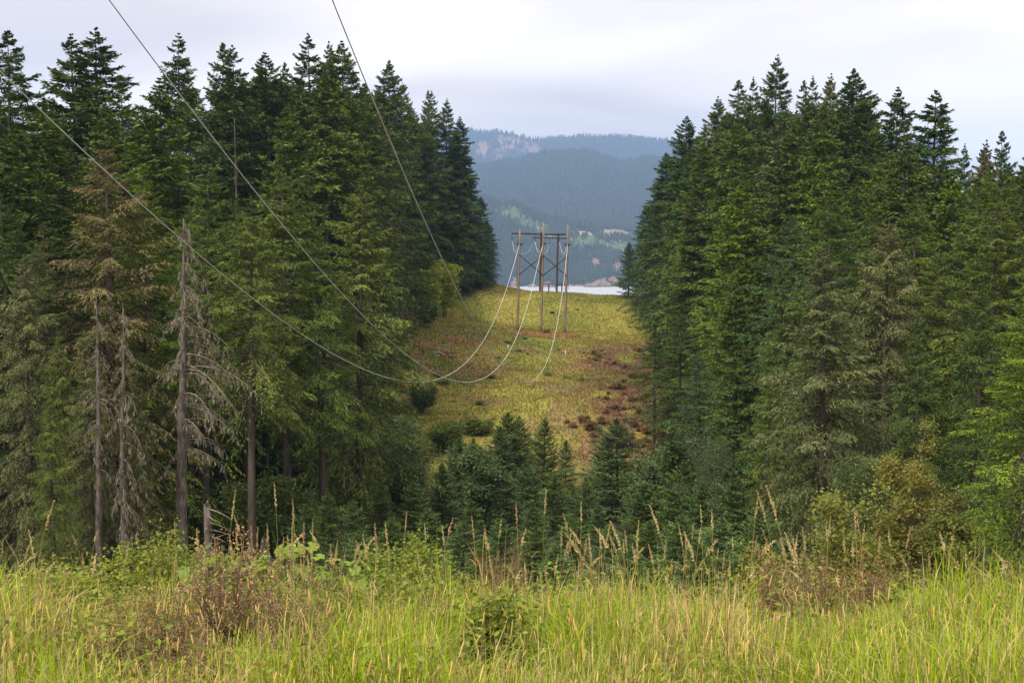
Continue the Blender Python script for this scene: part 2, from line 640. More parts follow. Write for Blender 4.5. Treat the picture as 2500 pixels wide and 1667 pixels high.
near = ridge('lakeside_hill', [(-700, 470), (900, 450), (1150, 470), (1192, 484), (1222, 495), (1247, 494), (1271, 505), (1314, 521), (1345, 533), (1406, 545),
                               (1467, 551), (1529, 556), (1570, 566), (1700, 570), (2300, 540), (3200, 560)],
             2790, 3420, LAKE_Z, 3680, 45, 620, 90, col_near, 0.95, 4)


def far_forest(name, surf, count, hmin, hmax, seed, mask=None, umin=1020, umax=1760, vmax=1.12, dark=1.0):
    """small cone-shaped trees over a hillside"""
    X, D, Z, U, V, C = surf
    r = np.random.default_rng(seed)
    nr, nc = X.shape
    ucol = U[0]
    fi = r.random(count) * (np.searchsorted(V[:, 0], vmax) - 2) + 0.6
    fj = np.interp(r.uniform(umin, umax, count), ucol, np.arange(nc))
    i0, j0 = fi.astype(int), np.clip(fj.astype(int), 0, nc - 2)
    a, b_ = (fi - i0), (fj - j0)

    def bil(A):
        return (A[i0, j0] * (1 - a) * (1 - b_) + A[i0, j0 + 1] * (1 - a) * b_ + A[i0 + 1, j0] * a * (1 - b_) + A[i0 + 1, j0 + 1] * a * b_)
    x, y, z, u, v = bil(X), bil(D), bil(Z), bil(U), bil(V)
    keep = np.ones(count, bool)
    if mask is not None:
        keep = r.random(count) > mask(u, v) * 0.97
    x, y, z = x[keep], y[keep], z[keep]
    n_ = len(x)
    h = r.uniform(hmin, hmax, n_) * (0.6 + 0.8 * vnoise(x / 90, y / 90, 2, seed))
    w = h * r.uniform(0.15, 0.24, n_)
    ang = r.random(n_) * 6.28
    s = 5
    k = np.arange(s) / s * 2 * math.pi
    verts = np.zeros((n_, 2 * s + 2, 3))
    for lv, (zz0, rr) in enumerate(((0.02, 1.0), (0.45, 0.72))):
        jit = r.uniform(0.7, 1.3, (n_, s))
        verts[:, lv * s:(lv + 1) * s, 0] = x[:, None] + w[:, None] * rr * jit * np.cos(k[None] + ang[:, None])
        verts[:, lv * s:(lv + 1) * s, 1] = y[:, None] + w[:, None] * rr * jit * np.sin(k[None] + ang[:, None])
        verts[:, lv * s:(lv + 1) * s, 2] = z[:, None] + h[:, None] * zz0
    verts[:, 2 * s] = np.stack([x, y, z + h * 0.62], -1)
    verts[:, 2 * s + 1] = np.stack([x, y, z + h], -1)
    tr = []
    for i in range(s):
        j = (i + 1) % s
        tr += [(i, j, 2 * s), (s + i, s + j, 2 * s + 1)]
    tr = np.array(tr)[None] + (np.arange(n_) * (2 * s + 2))[:, None, None]
    cc = np.array([0.042, 0.058, 0.030]) * dark * r.uniform(0.8, 1.2, (n_, 1))
    cc = np.repeat(cc[:, None, :], 2 * s + 2, 1).reshape(-1, 3)
    o = link(name, make_mesh(name, verts.reshape(-1, 3), None, tr.reshape(-1, 3), M_FAR, False, colors=cc))
    tag(o, 'distant conifer forest covering the hazy slopes beyond the lake', 'forest', kind='stuff')


far_forest('lakeside_forest', near, 17000, 8, 19, 5, lambda u, v: np.maximum.reduce([clear_mask(u, v) * 0.93, straw_mask(u, v), rock_mask(u, v)]))
far_forest('ridge_forest', low, 6000, 18, 30, 6)
far_forest('mountain_forest', mid, 22000, 16, 34, 7)
far_forest('far_forest', far, 14000, 18, 36, 8, lambda u, v: np.clip((col_far(u, v, u * 3, u * 3)[..., 0] - 0.06) * 12, 0, 1))


# shoreline boulders on the far bank
def boulder(seed, rx, ry, rz):
    r = np.random.default_rng(seed)
    nu, nv = 14, 8
    v = []
    for j in range(nv + 1):
        th = math.pi * j / nv
        for i in range(nu):
            ph = 2 * math.pi * i / nu
            d = np.array([math.sin(th) * math.cos(ph), math.sin(th) * math.sin(ph), math.cos(th)])
            k = 0.72 + 0.55 * float(vnoise(np.array([d[0] * 1.7 + seed * 3]), np.array([d[1] * 1.7 + d[2] * 2.3]), 3, seed)[0])
            v.append((d[0] * rx * k, d[1] * ry * k, d[2] * rz * k))
    q = [(j * nu + i, j * nu + (i + 1) % nu, (j + 1) * nu + (i + 1) % nu, (j + 1) * nu + i) for j in range(nv) for i in range(nu)]
    return v, q


M_ROCK = barky('tan shore rock', (0.12, 0.085, 0.065), (0.30, 0.22, 0.17), 0.08, 1.0, 1.0)
for i, (px, d, w, hh, lab) in enumerate([(1468, 2795, 26, 17, 'large tan rock bluff on the far lake shore'),
                                         (1497, 2815, 18, 24, 'tall tan rock crag behind the shore bluff'),
                                         (1442, 2770, 18, 9, 'low tan rock spit reaching into the lake'),
                                         (1338, 2780, 22, 8, 'low reddish rock ledge at the lake edge behind the far poles'),
                                         (1300, 2785, 12, 6, 'small reddish shore rock between the poles across the lake'),
                                         (1253, 2790, 8, 9, 'pale rounded rock on the far shore beside the ridge firs')]):
    v, q = boulder(i + 3, w, w * 0.9, hh)
    o = link('shore_rock', make_mesh('shore_rock', v, q, None, M_ROCK, False), loc=((px - 1250) / F_PX * d, d, LAKE_Z + 1))
    tag(o, lab, 'rock', 'rocks on the far shore')


# ------------------------------------------------------------------ conifers
def sprays(P, Dr, L, Wd, r, droop=0.0, flat=0.75):
    """rhombic needle sprays: P base points, Dr directions, L lengths, Wd widths"""
    n_ = len(P)
    Dr = Dr + np.array([0, 0, -1.0]) * droop
    Dr = Dr / (np.linalg.norm(Dr, axis=1, keepdims=True) + 1e-9)
    up = np.zeros((n_, 3))
    up[:, 2] = flat
    up += r.normal(0, 0.55, (n_, 3))
    S = np.cross(Dr, up)
    S /= np.linalg.norm(S, axis=1, keepdims=True) + 1e-9
    mid_ = P + Dr * (L * r.uniform(0.35, 0.6, n_))[:, None]
    nrm = np.cross(S, Dr)
    mid_ = mid_ + nrm * (L * 0.08)[:, None]
    v = np.stack([P, mid_ + S * (Wd / 2)[:, None], P + Dr * L[:, None], mid_ - S * (Wd / 2)[:, None]], 1)
    q = np.arange(n_ * 4).reshape(n_, 4)
    return v.reshape(-1, 3), q


def conifer(seed, H=30.0, R=4.6, start=0.1, nb=130, nt=16, ns=5, slen=0.5, swid=0.13, droop=0.35, shape=0.8, sparse=0.0, top_sparse=0.0,
            elev=(0.42, 0.06, -0.28), trunk_r=None, hang=0.1, bare=0.0, tipup=0.12, clump=0.5, lean=0.0):
    """returns (trunk mesh, crown mesh) of one conifer standing at the origin"""
    r = np.random.default_rng(seed)
    tr = trunk_r or 0.0125 * H + 0.03
    g = Geo()
    zz_ = np.array([-0.6, 0.0, 0.15, 0.6, 1.5, 3, 6, 10, 15, 20, 25, 28, 30.0]) / 30 * H
    zz_[0] = -0.6
    bend = np.stack([np.cumsum(r.normal(0, 0.02 * H / 30, len(zz_))), np.cumsum(r.normal(0, 0.02 * H / 30, len(zz_))), zz_], -1)
    bend[:, 0] += lean * (np.clip(zz_, 0, None) / H)**1.5
    rad = tr * np.clip(1 - zz_ / H, 0.02, 1)**0.85 * np.where(zz_ < 0.02 * H, 1.25, 1.0)
    rad[-1] = 0.012
    g.tube(bend, rad, 9)

    def axis(z):
        return np.stack([np.interp(z, zz_, bend[:, 0]), np.interp(z, zz_, bend[:, 1]), z], -1)
    # branches in loose whorls
    tt = (np.arange(nb) + r.uniform(-0.6, 0.6, nb)) / nb
    tt = np.clip(tt, 0.0, 0.998)
    tt = 1 - (1 - tt)**1.22
    nw = max(8, int(nb / 6.5))
    tq = (np.floor(tt * nw) + 0.5) / nw
    tq = np.where(tt > 0.80, tt, tq)
    tt = np.clip(tq + (tt - tq) * 0.35 + r.normal(0, 0.12 / nw, nb), 0, 0.998)
    zb = (start + (1 - start) * tt) * H
    az = np.cumsum(np.full(nb, 2.399963)) + r.normal(0, 0.35, nb)
    prof = (1 - tt)**shape * np.clip(0.55 + tt * 3.2, 0, 1)
    Lb = R * prof * r.uniform(0.62, 1.18, nb) * (1 + clump * (vnoise(np.cos(az) * 1.4 + seed, zb / H * 9 + np.sin(az) * 1.4, 2, seed) - 0.5))
    Lb = np.minimum(Lb, (1 - tt) * H * (1 - start) * 0.55)
    Lb = np.maximum(Lb, 0.003 * H * (0.5 + r.random(nb) * 0.5))
    keep = r.random(nb) > sparse * (1 - tt) + top_sparse * tt * 0.5
    zb, az, tt, Lb = zb[keep], az[keep], tt[keep], Lb[keep]
    nb = len(zb)
    e = np.interp(tt, [0, 0.5, 1], [elev[2], elev[1], elev[0]]) + r.normal(0, 0.12, nb)
    dr = droop * (1 - 0.6 * tt) * r.uniform(0.6, 1.4, nb)
    base = axis(zb)
    hd = np.stack([np.cos(az), np.sin(az), np.zeros(nb)], -1)

    def bp(s, i):
        """point at fraction s of branch i"""
        l = Lb[i]
        return base[i] + hd[i] * (l * s)[:, None] + np.array([0, 0, 1.0]) * (l * (s * np.tan(e[i]) - dr[i] * s**2 + tipup * s**3))[:, None]
    ss = np.linspace(0, 1, 5)
    for i in range(nb):
        if Lb[i] < 0.35:
            continue
        pts = bp(ss, np.full(5, i))
        g.tube(pts, np.linspace(0.010 * Lb[i] + 0.012, 0.004, 5), 3, cap=False)
    # twigs
    live = np.where(r.random(nb) > bare * (1 - tt)**1.5)[0]
    ii = np.repeat(live, nt)
    s = r.uniform(0.10, 1.0, len(ii))**0.8
    s = np.tile((np.arange(nt) + 0.5) / nt, len(live)) * 0.9 + 0.1 + r.uniform(-0.03, 0.03, len(ii))
    s = np.clip(s, 0.05, 1.0)
    P = bp(s, ii)
    T = bp(np.clip(s + 0.05, 0, 1.05), ii) - P
    T /= np.linalg.norm(T, axis=1, keepdims=True) + 1e-9
    side = np.where(r.random(len(ii)) < 0.5, 1.0, -1.0)
    perp = np.stack([-hd[ii, 1], hd[ii, 0], np.zeros(len(ii))], -1) * side[:, None]
    mixa = r.uniform(0.35, 1.0, len(ii))
    tip = s > 0.93
    mixa[tip] *= 0.3
    Dt = T * (1.1 - 0.55 * mixa)[:, None] + perp * mixa[:, None] + np.array([0, 0, 1.0]) * (r.normal(0.0, 0.16, len(ii)) - hang)[:, None]
    Dt /= np.linalg.norm(Dt, axis=1, keepdims=True) + 1e-9
    Lt = (0.10 + 0.42 * (1.05 - s)) * Lb[ii] * r.uniform(0.6, 1.2, len(ii)) + 0.03 * H / 30
    # sprays
    jj = np.repeat(np.arange(len(ii)), ns)
    f = np.tile((np.arange(ns) + 0.4) / ns, len(ii)) + r.uniform(-0.08, 0.08, len(jj))
    Ps = P[jj] + Dt[jj] * (Lt[jj] * f)[:, None] + np.array([0, 0, -1.0]) * (hang * 0.8 * Lt[jj] * f**2)[:, None]
    pj = np.cross(Dt[jj], np.array([0, 0, 1.0]))
    sd = np.where(np.arange(len(jj)) % 2 == 0, 1.0, -1.0)
    Ds = Dt[jj] * r.uniform(0.5, 1.0, len(jj))[:, None] + pj * (sd * r.uniform(0.1, 0.9, len(jj)))[:, None] + r.normal(0, 0.22, (len(jj), 3))
    L_ = slen * r.uniform(0.6, 1.35, len(jj)) * np.clip(0.10 + Lt[jj] * 0.8 + Lb[ii][jj] * 0.2, 0.16, 1.1)
    W_ = swid * r.uniform(0.6, 1.4, len(jj)) * np.clip(0.5 + Lb[ii][jj] * 0.3, 0.5, 1.0)
    v, q = sprays(Ps, Ds, L_, W_, r, droop=hang)
    # leader shoot
    tint = np.clip(0.5 + (r.normal(0, 0.16, len(live))[np.searchsorted(live, ii)])[jj] + r.normal(0, 0.16, len(jj)), 0, 1)
    crown = make_mesh('crown', v, q, None, M_NEEDLE, False, tint=np.repeat(tint, 4))
    return g.mesh('trunk', M_BARK), crown


PROTO = {}


def proto(kind, *args, **kw):
    h = kw.get('H', 30.0)
    PROTO.setdefault(kind, []).append((h,) + conifer(*args, **kw))


for k in range(4):      # dense mid-distance firs, foliage almost to the ground
    proto('fir', 10 + k, R=5.9 + 0.3 * k, start=0.04, nb=235, nt=19, ns=7, slen=0.46, swid=0.112, droop=0.3 + 0.05 * k, shape=0.54 + 0.05 * k)
for k in range(3):      # tall forest-grown firs with bare lower trunks
    proto('tall_fir', 30 + k, R=5.0 + 0.3 * k, start=0.36 + 0.05 * k, nb=165, nt=19, ns=7, slen=0.46, swid=0.108, droop=0.4, shape=0.5, bare=0.1, sparse=0.12)
for k in range(3):      # open-topped skyline firs
    proto('open_fir', 50 + k, R=6.0 + 0.4 * k, start=0.12, nb=225, nt=18, ns=7, slen=0.44, swid=0.108, droop=0.22, shape=0.66, sparse=0.12, top_sparse=0.25, elev=(0.4, 0.02, -0.25), clump=0.8)
for k in range(3):      # near drooping spruces, finely needled
    proto('spruce', 70 + k, H=20.0, R=4.0 + 0.2 * k, start=0.12, nb=175, nt=25, ns=10, slen=0.22, swid=0.047, droop=0.42, shape=0.62, hang=0.36, bare=0.08, clump=0.8)
for k in range(3):      # near firs of the forest front, finely needled
    proto('edge_fir', 90 + k, H=22.0, R=4.5 + 0.3 * k, start=(0.12, 0.22, 0.05)[k], nb=165, nt=26, ns=10, slen=0.23, swid=0.05, droop=0.36, shape=0.56, hang=0.16, bare=0.12, clump=0.8)
for k in range(2):      # front firs with a long bare trunk foot and dead lower limbs
    proto('stem_fir', 100 + k, H=22.0, R=4.2 + 0.3 * k, start=(0.34, 0.42)[k], nb=135, nt=26, ns=10, slen=0.23, swid=0.05, droop=0.4, shape=0.5, hang=0.2, bare=0.25, clump=0.9)
for k in range(3):      # young conifers of the ravine
    proto('young_fir', 110 + k, H=9.0, R=2.7 + 0.15 * k, start=0.01, nb=140, nt=20, ns=8, slen=0.25, swid=0.07, droop=0.05, shape=0.72, elev=(0.8, 0.42, 0.1), hang=0.02, clump=0.45, tipup=0.05)


def stand(kind, name, x, y, H, color, label, cat='tree', group=None, wide=1.0, var=None, tilt=None, rz=None, sink=0.0):
    pr = PROTO[kind]
    h, tm, cm = pr[random.randrange(len(pr)) if var is None else var % len(pr)]
    s = H / h
    if tilt is None:
        tilt = (random.gauss(0, 0.012), random.gauss(0.012, 0.012))
    e = empty(name, (x, y, hz(x, y) - sink), label, cat, group, random.uniform(0, 6.28) if rz is None else rz, (s * wide, s * wide, s), tilt)
    link('trunk', tm, e)
    link('crown', cm, e, color=(color[0] * 1.1, color[1] * 1.1, color[2] * 1.02))
    return e


# needle colours (linear base colour)
C_DARK = (0.06, 0.104, 0.018)
C_MID = (0.088, 0.138, 0.02)
C_OLIVE = (0.108, 0.146, 0.024)
C_GREY = (0.12, 0.138, 0.05)
C_BROWN = (0.138, 0.126, 0.048)
C_BRIGHT = (0.125, 0.185, 0.014)
C_BLUE = (0.06, 0.116, 0.046)


def vary(c, a=0.2):
    f = 1 + random.uniform(-a, a)
    return tuple(max(0.004, v * f * (1 + random.uniform(-a, a) * 0.4)) for v in c)


placed = []


def by_top(kind, name, px, py, d, color, label, cat='tree', group=None, wide=1.0, var=None, tilt=None):
    """a tree whose tip is seen at pixel px,py and that stands on the ground at distance d"""
    x, y, z = at(px, py, d)
    H = z - hz(x, y)
    placed.append((x, y))
    return stand(kind, name, x, y, H, vary(color, 0.08), label, cat, group, wide, var, tilt)


GL, GR = 'trees of the forest on the snag side', 'trees of the forest on the snagless side'
# --- skyline and front trees, forest with the snags
LT = [  # kind, tip px, tip py, distance, colour, label, width
    ('open_fir', 5, 70, 84, C_DARK, 'tall fir rising above the forest where the lowest cable passes its tip', 1.0),
    ('open_fir', 184, 88, 96, C_DARK, 'slightly shorter trunk of the twin-topped skyline fir pair', 1.05),
    ('open_fir', 219, 66, 97, C_DARK, 'taller trunk of the twin-topped skyline fir pair', 1.1),
    ('open_fir', 308, 185, 92, C_MID, 'short blunt fir beside the twin-topped skyline pair', 0.8),
    ('open_fir', 424, 80, 102, C_DARK, 'lone open-branched spire fir rising clear of the treetops under the middle cable', 0.85),
    ('open_fir', 467, 168, 112, C_OLIVE, 'small pointed olive fir next to the lone spire fir', 0.6),
    ('open_fir', 530, 104, 116, C_DARK, 'narrow spire fir, first of two close skyline spires', 0.75),
    ('open_fir', 572, 112, 114, C_DARK, 'broad spire fir, second of two close skyline spires', 0.9),
    ('fir', 658, 128, 120, C_DARK, 'dark double-headed fir on the skyline', 1.0),
    ('open_fir', 712, 150, 122, C_MID, 'thin fir between the double-headed fir and the dense spire', 0.6),
    ('open_fir', 751, 82, 126, C_DARK, 'dense dark spire fir with neat level tiers on the skyline', 0.9),
    ('open_fir', 808, 104, 128, C_GREY, 'thinning pale-topped fir on the skyline', 0.7),
    ('fir', 852, 98, 126, C_MID, 'tall fir touched by the cable that climbs most steeply', 0.85),
    ('fir', 938, 148, 165, C_DARK, 'rounded dark fir standing above the brownish spruces', 0.85),
    ('open_fir', 997, 203, 198, C_MID, 'slim fir with spiked tip, first in the row stepping down to the gap', 0.7),
    ('open_fir', 1035, 220, 203, C_MID, 'slim fir with spiked tip, second in the row stepping down to the gap', 0.6),
    ('open_fir', 1060, 222, 206, C_MID, 'slim fir with spiked tip, third in the row stepping down to the gap', 0.7),
    ('open_fir', 1087, 240, 208, C_DARK, 'slim fir with spiked tip, fourth in the row stepping down to the gap', 0.75),
    ('fir', 1117, 284, 211, C_DARK, 'last tall fir of the row, its side falling to the lake gap', 0.95),
    ('fir', 1150, 400, 216, C_DARK, 'fir on the ridge crest below the last tall fir', 1.0),
    ('fir', 1172, 480, 220, C_DARK, 'lower fir on the ridge crest beside the lake gap', 1.15),
    ('fir', 1190, 545, 224, C_DARK, 'shortest fir at the crest, its boughs sweeping out beside the lake gap', 1.4),
    ('fir', 1104, 330, 213, C_DARK, 'dark fir set between the slim row and the crest', 1.1),
    ('fir', 985, 330, 200, C_DARK, 'dark fir in front of the slim row of firs', 1.1),
    ('fir', 960, 262, 175, C_MID, 'full fir behind the brown spruce with the cable crossing it', 1.0),
    ('fir', 890, 210, 138, C_OLIVE, 'olive fir with lit shoulders under the steep cable', 1.0),
    ('fir', 925, 262, 158, C_BROWN, 'brownish thinning spruce with level boughs beside the dark row', 0.9),
    ('fir', 780, 180, 112, C_OLIVE, 'broad olive fir with lit level boughs below the dense spire', 1.05),
    ('fir', 700, 260, 100, C_MID, 'fresh green fir below the double-headed fir', 0.9),
    ('fir', 840, 300, 118, C_OLIVE, 'wide olive fir with heavy drooping boughs in the front of the forest', 1.15),
    ('fir', 385, 190, 86, C_MID, 'broad green fir directly below the lone spire fir', 1.1),
    ('fir', 250, 250, 80, C_MID, 'green fir in front of the twin-topped pair', 0.95),
    ('fir', 110, 250, 72, C_MID, 'dense green fir under the lowest cable near the tall end fir', 1.1),
    ('fir', 30, 300, 66, C_DARK, 'dark fir below the tall end fir', 1.1),
    ('spruce', 250, 330, 58, C_BROWN, 'tall dying grey-brown spruce behind the snags', 1.05),
    ('edge_fir', 345, 400, 61, C_BRIGHT, 'bright yellow-green fir beside the dying grey-brown spruce', 0.85),
    ('stem_fir', 480, 400, 66, C_MID, 'green fir behind the tall snag crossed by the middle cable', 0.95),
    ('stem_fir', 600, 480, 61, C_OLIVE, 'olive fir right of the tall snag with bare trunk foot', 0.95),
    ('stem_fir', 690, 400, 72, C_OLIVE, 'tall olive fir in the second row under the middle cable', 0.95),
    ('spruce', 870, 445, 78, C_OLIVE, 'big olive spruce at the forest front facing the ravine', 1.1),
    ('stem_fir', 780, 560, 72, C_MID, 'green fir in front of the big olive spruce with dead lower branches', 0.95),
    ('spruce', 848, 700, 86, C_DARK, 'dark spruce at the ravine corner of the forest', 1.0),
    ('spruce', 885, 760, 97, C_DARK, 'dark low spruce at the foot of the grassy hill', 1.0),
    ('spruce', 55, 620, 50, C_GREY, 'lichen-grey spruce with ragged boughs near the snags', 0.85),
    ('edge_fir', 15, 460, 55, C_DARK, 'dark fir behind the lichen-grey ragged spruce', 1.0),
    ('spruce', 120, 960, 45, C_OLIVE, 'short thin spruce at the meadow edge before the grey ragged spruce', 0.75),
    ('spruce', 165, 800, 49, C_OLIVE, 'thin olive spruce beside the twin dead-topped spruces', 0.7),
]
for i, (kind, px, py, d, c, lab, w) in enumerate(LT):
    nm = 'spruce_tree' if kind == 'spruce' else 'fir_tree'
    by_top(kind, nm, px, py, d, c, lab, 'tree', GL, w, i)

RT = [
    ('fir', 1673, 284, 172, C_DARK, 'corner fir whose side slopes down to the lake gap facing the poles', 1.05),
    ('fir', 1645, 372, 190, C_DARK, 'fir stepping down beside the corner fir above the gap', 1.15),
    ('fir', 1612, 430, 203, C_DARK, 'second fir stepping down towards the lake gap beside the poles', 1.2),
    ('fir', 1580, 505, 212, C_DARK, 'third and lowest full fir stepping down to the lake gap beside the poles', 1.25),
    ('young_fir', 1535, 592, 222, C_BLUE, 'pale bluish fir alone on the crest against the lake', 1.1),
    ('open_fir', 1748, 238, 150, C_MID, 'fir beside the tallest spire, its left neighbour against the sky', 0.9),
    ('open_fir', 1790, 195, 140, C_MID, 'rounded skyline fir below the tallest spire', 0.9),
    ('open_fir', 1838, 190, 136, C_DARK, 'narrow fir almost hidden by the tallest spire', 0.6),
    ('open_fir', 1889, 131, 132, C_DARK, 'tallest spire fir with thin level branches opposite the snag forest', 0.75),
    ('open_fir', 1952, 192, 128, C_MID, 'small pointed fir, first after the tallest spire', 0.6),
    ('open_fir', 1976, 188, 130, C_DARK, 'small dark pointed fir, second after the tallest spire', 0.6),
    ('open_fir', 2024, 176, 126, C_GREY, 'ragged thin-topped fir on the skyline', 0.7),
    ('fir', 2078, 168, 120, C_DARK, 'large dark fir on the skyline with broad shoulders', 1.0),
    ('open_fir', 2130, 250, 118, C_MID, 'fir in the dip behind the broad-shouldered dark fir', 0.8),
    ('fir', 2182, 212, 112, C_DARK, 'pointed dark fir with side top before the skyline dip', 0.85),
    ('fir', 2281, 220, 100, C_DARK, 'big pointed fir at the end of the skyline block', 1.05),
    ('open_fir', 2372, 352, 108, C_DARK, 'small ragged fir seen in the skyline notch', 0.5),
    ('open_fir', 2412, 342, 86, C_BROWN, 'reddish dying fir in the lower skyline beyond the notch', 0.7),
    ('open_fir', 2452, 318, 90, C_DARK, 'spire fir on the lower skyline beyond the notch', 0.65),
    ('open_fir', 2506, 325, 84, C_DARK, 'fir at the far end of the lower skyline', 0.8),
    ('fir', 1720, 350, 128, C_MID, 'green fir in the second row behind the lime-tipped fir', 1.0),
    ('fir', 1800, 290, 118, C_MID, 'full green fir under the rounded skyline fir', 1.0),
    ('fir', 1910, 300, 108, C_OLIVE, 'olive fir with tiered boughs under the tallest spire', 1.0),
    ('fir', 2010, 260, 104, C_MID, 'green fir under the ragged thin-topped fir', 0.95),
    ('fir', 2190, 340, 90, C_OLIVE, 'olive fir with lit upper boughs below the pointed dark fir', 1.0),
    ('fir', 2330, 420, 84, C_BRIGHT, 'fresh green fir under the big pointed end fir', 0.95),
    ('fir', 1780, 440, 104, C_BRIGHT, 'lime-tipped fir in the front row facing the clearing', 0.95),
    ('fir', 1700, 470, 122, C_OLIVE, 'grey-olive fir facing the clearing below the corner fir', 1.05),
    ('edge_fir', 1955, 525, 80, C_BLUE, 'soft blue-green fir with a rounded even crown in the second row', 1.0),
    ('fir', 2080, 460, 84, C_MID, 'green fir behind the big lichen-grey spruce', 0.9),
    ('spruce', 2025, 600, 52, C_GREY, 'big lichen-grey spruce with sweeping boughs in the front row', 1.25),
    ('spruce', 2165, 520, 60, C_GREY, 'pale dry spruce behind the big lichen-grey spruce', 0.95),
    ('edge_fir', 2290, 600, 62, C_OLIVE, 'olive fir with straight dark trunk between the dry spruce and the end firs', 0.95),
    ('edge_fir', 2440, 400, 58, C_OLIVE, 'tall olive fir with dark trunk near the bright boughed fir', 1.0),
    ('edge_fir', 2510, 690, 30, C_BRIGHT, 'bright green fir with layered boughs closest to the meadow edge', 1.15),
    ('edge_fir', 1715, 860, 78, C_BLUE, 'half-grown bluish fir standing before the front row at the clearing edge', 0.95),
    ('edge_fir', 1660, 760, 100, C_DARK, 'dark fir at the foot of the front row beside the brown slope', 1.1),
    ('edge_fir', 1870, 900, 62, C_OLIVE, 'half-grown olive fir leaning on the lichen-grey spruce', 0.9),
    ('spruce', 2400, 700, 48, C_DARK, 'dark spruce in shade behind the bright boughed fir', 0.95),
    ('spruce', 2240, 760, 46, C_DARK, 'dark spruce behind the yellow-leaved tree', 0.85),
    ('edge_fir', 1600, 800, 118, C_DARK, 'dark fir skirting the brown shrubs on the slope', 1.15),
]
for i, (kind, px, py, d, c, lab, w) in enumerate(RT):
    nm = 'spruce_tree' if kind == 'spruce' else ('young_fir' if kind == 'young_fir' else 'fir_tree')
    by_top(kind, nm, px, py, d, c, lab, 'tree', GR, w, i)

# --- forest fill
SKY_L = lerp_table([(-400, 150), (0, 190), (60, 250), (110, 265), (160, 230), (260, 235), (330, 240), (420, 215), (520, 205), (640, 190), (760, 170), (860, 180), (960, 250),
                    (1060, 330), (1110, 400), (1160, 480), (1200, 560), (1240, 660)])
SKY_R = lerp_table([(1490, 660), (1560, 570), (1610, 480), (1660, 400), (1720, 320), (1800, 270), (1900, 250), (2080, 255), (2200, 290), (2290, 310), (2360, 400), (2440, 420), (2900, 380)])


def fill(side, n_target, seed):
    r = random.Random(seed)
    random.seed(seed + 1)
    cand = []
    for _ in range(9000):
        y = r.uniform(46 if side < 0 else 38, 226)
        depth = abs(r.gauss(0, 1)) * 15 + r.uniform(0, 6)
        x = (LEFT_EDGE(y) - depth) if side < 0 else (RIGHT_EDGE(y) + depth)
        px = 1250 + F_PX * x / y
        if px < -230 or px > 2730:
            continue
        if side < 0 and px < 560 and y > 118:
            continue
        if side > 0 and px > 2100 and y > 118:
            continue
        if side < 0 and 1000 < px + 4.6 * F_PX / y and 125 < y < 204:
            continue
        if side > 0 and 2080 < px < 2360 and y < 50:
            continue
        cand.append((x, y, px, depth))
    cnt = 0
    for x, y, px, depth in cand:
        mind = 3.3 + 0.007 * y
        if any((x - a)**2 + (y - b_)**2 < mind * mind for a, b_ in placed):
            continue
        g_ = hz(x, y)
        env = (SKY_L if side < 0 else SKY_R)(px)
        zmax = ray(px, env - 25)[1] * y - 0.6
        H = min(r.uniform(0.8, 1.08) * (6.5 + 0.19 * y + 0.3 * depth), zmax - g_, 36)
        if H < 6:
            continue
        placed.append((x, y))
        if side < 0 and y < 100 and 290 < px < 860:
            kind = 'stem_fir'
        elif y < 78:
            kind = 'edge_fir' if r.random() < 0.75 else 'spruce'
        elif side < 0 and (y < 135 and depth > 5):
            kind = 'tall_fir' if r.random() < 0.7 else 'fir'
        else:
            kind = 'fir' if r.random() < 0.85 else 'open_fir'
        cs = r.choice(['d', 'd', 'd', 'm', 'm', 'o', 'g', 'l'])
        c = dict(d=C_DARK, m=C_MID, o=C_OLIVE, g=C_GREY, l=C_BRIGHT)[cs]
        word = dict(d='dark green', m='mid green', o='olive green', g='grey-green', l='light green')[cs]
        nm = 'spruce_tree' if kind == 'spruce' else 'fir_tree'
        what = dict(fir='full-crowned fir', tall_fir='tall bare-footed fir', open_fir='thin open-crowned fir', spruce='drooping spruce', stem_fir='bare-stemmed fir', edge_fir='shaggy-boughed fir')[kind]
        size = 'short ' if H < 17 else ('tall ' if H > 27 else '')
        row = 'at the edge of the forest' if depth < 6 else ('inside the forest' if depth < 16 else 'deep in the forest')
        wherein = row + (' on the snag side' if side < 0 else ' across from the snags')
        stand(kind, nm, x, y, H, vary(c), f'{size}{word} {what} {wherein}'.replace('tall light green tall ', 'light green tall ').replace('tall dark green tall ', 'dark green tall '), 'tree', GL if side < 0 else GR, r.uniform(0.8, 1.15))
        cnt += 1
        if cnt >= n_target:
            break
    return cnt


nL = fill(-1, 125, 21)
nR = fill(1, 110, 22)
print('fill', nL, nR)

